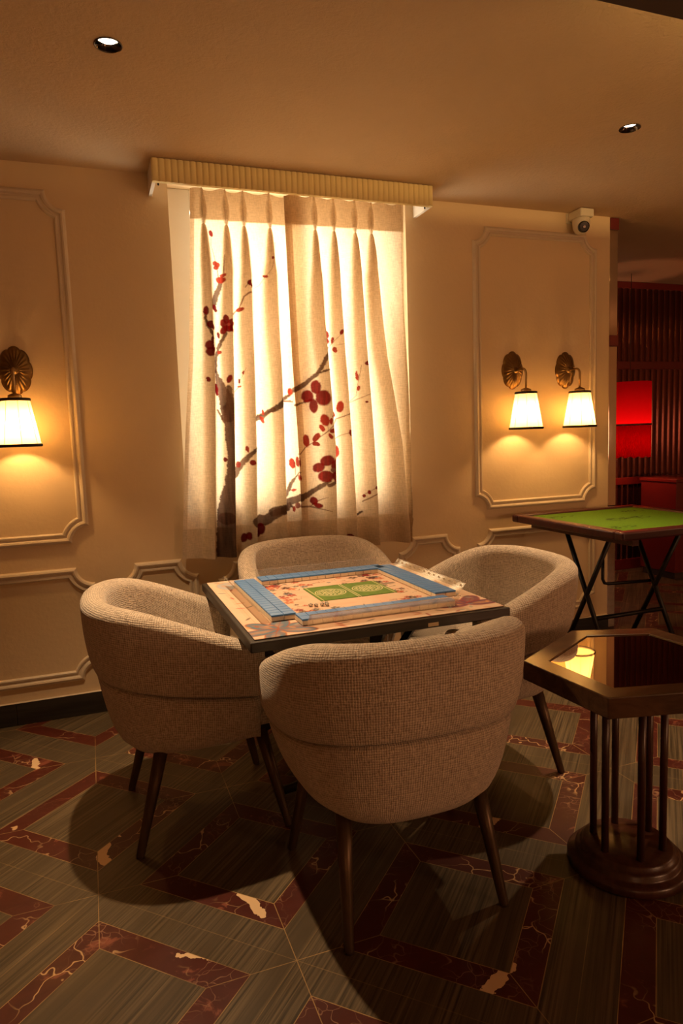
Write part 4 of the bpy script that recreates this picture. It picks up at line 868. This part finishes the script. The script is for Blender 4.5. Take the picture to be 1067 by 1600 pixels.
MB().tube([(2.70-gc[0],-.455-gc[1],.59),(2.70-gc[0],-.455-gc[1],.475),(2.71-gc[0],-.458-gc[1],.452),(2.735-gc[0],-.460-gc[1],.445),(3.0-gc[0],-.505-gc[1],.445)],.0095,10).build('carry_handle',M['frame_dark'],r)

# ------------------------------------------------------------------ security camera
r=empty('security_camera',(2.845,0,2.55),0,'white dome security camera high on the wall at right','camera')
MB().box(-.045,.06,-.006,0,.018,.078).build('wall_plate',M['plastic'],r,bevel=.002)
MB().box(-.035,.062,-.125,-.006,.030,.078).build('junction_box',M['plastic'],r,bevel=.008,seg=3)
MB().lathe([(.0001,.030),(.050,.030),(.052,.020),(.050,.0),(.049,-.010),(.046,-.028),(.036,-.046),(.020,-.057),(.0001,-.060)],36,(.012,-.070,0)).build('dome_body',M['plastic'],r)
d=Vector((-.30,-.90,-.32)).normalized(); c0=Vector((.012,-.070,-.012))
MB().tube([c0+d*.030,c0+d*.0495,c0+d*.051],[.034,.032,.026],28).build('lens_window',M['lensblack'],r)
MB().tube([c0+d*.0505,c0+d*.0535],[.010,.008],16).build('lens_barrel',M['chrome'],r)

# ------------------------------------------------------------------ mirror pillar and room behind, at right
r=empty('mirror_pillar',(3.165,.13,0),0,'slim mirror clad pillar with dark red bands at the end of the cream wall','pillar')
MB().box(-.031,.031,-.124,.124,.0,CEIL-.002).build('core',M['dark'],r)
for z0,z1 in ((.02,.80),(.83,1.845),(1.915,2.556)): MB().box(-.0305,.0305,-.130,-.1242,z0,z1).build('mirror_panel',M['mirror'],r,bevel=.001)
for z0,z1 in ((1.847,1.913),(2.558,2.628)): MB().box(-.0325,.0335,-.136,.125,z0,z1).build('red_band',M['redpaint'],r,bevel=.002)
PY=1.52
r=empty('ribbed_glass_partition',(5.2,PY,0),0,'dark ribbed glass partition in red frame in the dim room behind','partition')
for nm,z0,z1 in (('top_rail',2.575,2.630),('middle_rail',1.855,1.925),('low_rail',.800,.865),('bottom_rail',.0,.095)):
    MB().box(-1.6,2.4,-.035,.035,z0,z1).build(nm,M['redpaint'],r,bevel=.003)
def ribs(nm,z0,z1):
    mb=MB(); P=[]; p=.068; k=0; x=-1.6
    pts=[]
    while x<2.4:
        for j in range(6): a=PI*j/6; pts.append((x+p/2-p/2*math.cos(a),-.014*math.sin(a)))
        x+=p
    mb.grid([[(q[0],q[1],z0),(q[0],q[1],z1)] for q in pts],True); mb.build(nm,M['ribglass'],r)
ribs('glass_panel',.095,.800); ribs('glass_panel',.865,1.855); ribs('glass_panel',1.925,2.575)
# red lantern
r=empty('red_lantern',(4.44,1.22,0),0,'lit red silk cylinder lantern with fringe hanging behind the mirror pillar','lantern')
N=48
MB().grid([[(.172*math.cos(2*PI*k/N)*(1+.004*(k%2)),.172*math.sin(2*PI*k/N)*(1+.004*(k%2)),z) for k in range(N)] for z in (1.352,1.47,1.60,1.715)],True,closed_v=True).build('silk_drum',M['silk'],r)
MB().lathe([(.173,1.342),(.176,1.346),(.176,1.354),(.173,1.358)],N).build('band',M['redpaint'],r)
fr=MB(); 
for k in range(90):
    a=2*PI*k/90; rr=.166; fr.tube([(rr*math.cos(a),rr*math.sin(a),1.345),(rr*math.cos(a)*1.005,rr*math.sin(a)*1.005,1.072+.006*math.sin(k*7.3))],0.0066,5,caps=False)
q=fr.build('fringe',M['silk'],r); q['kind']='stuff'
MB().tube([(0,0,1.70),(0,0,CEIL-.002)],.0025,8).build('cord',M['frame_dark'],r)
MB().lathe([(.0001,1.48),(.02,1.49),(.026,1.52),(.02,1.55),(.0001,1.56)],16).build('bulb',M['bulb'],r)
pl=bpy.data.lights.new('lantern_glow','POINT'); pl.energy=9.0; pl.color=(1,.35,.15); pl.shadow_soft_size=.04
lo=bpy.data.objects.new('lantern_glow',pl); C.objects.link(lo); lo.parent=r; lo.location=(0,0,1.20)
# red cabinet at the right edge
r=empty('red_cabinet',(4.93,1.12,0),0,'dark red lacquer cabinet at the right edge before the ribbed partition','cabinet')
MB().box(-.26,.26,-.2,.2,.06,.845).build('body',M['redpaint'],r,bevel=.004)
MB().box(-.27,.27,-.21,.21,.845,.872).build('top',M['redpaint'],r,bevel=.004)
MB().box(-.24,.24,-.18,.18,0,.06).build('plinth',M['dark'],r)
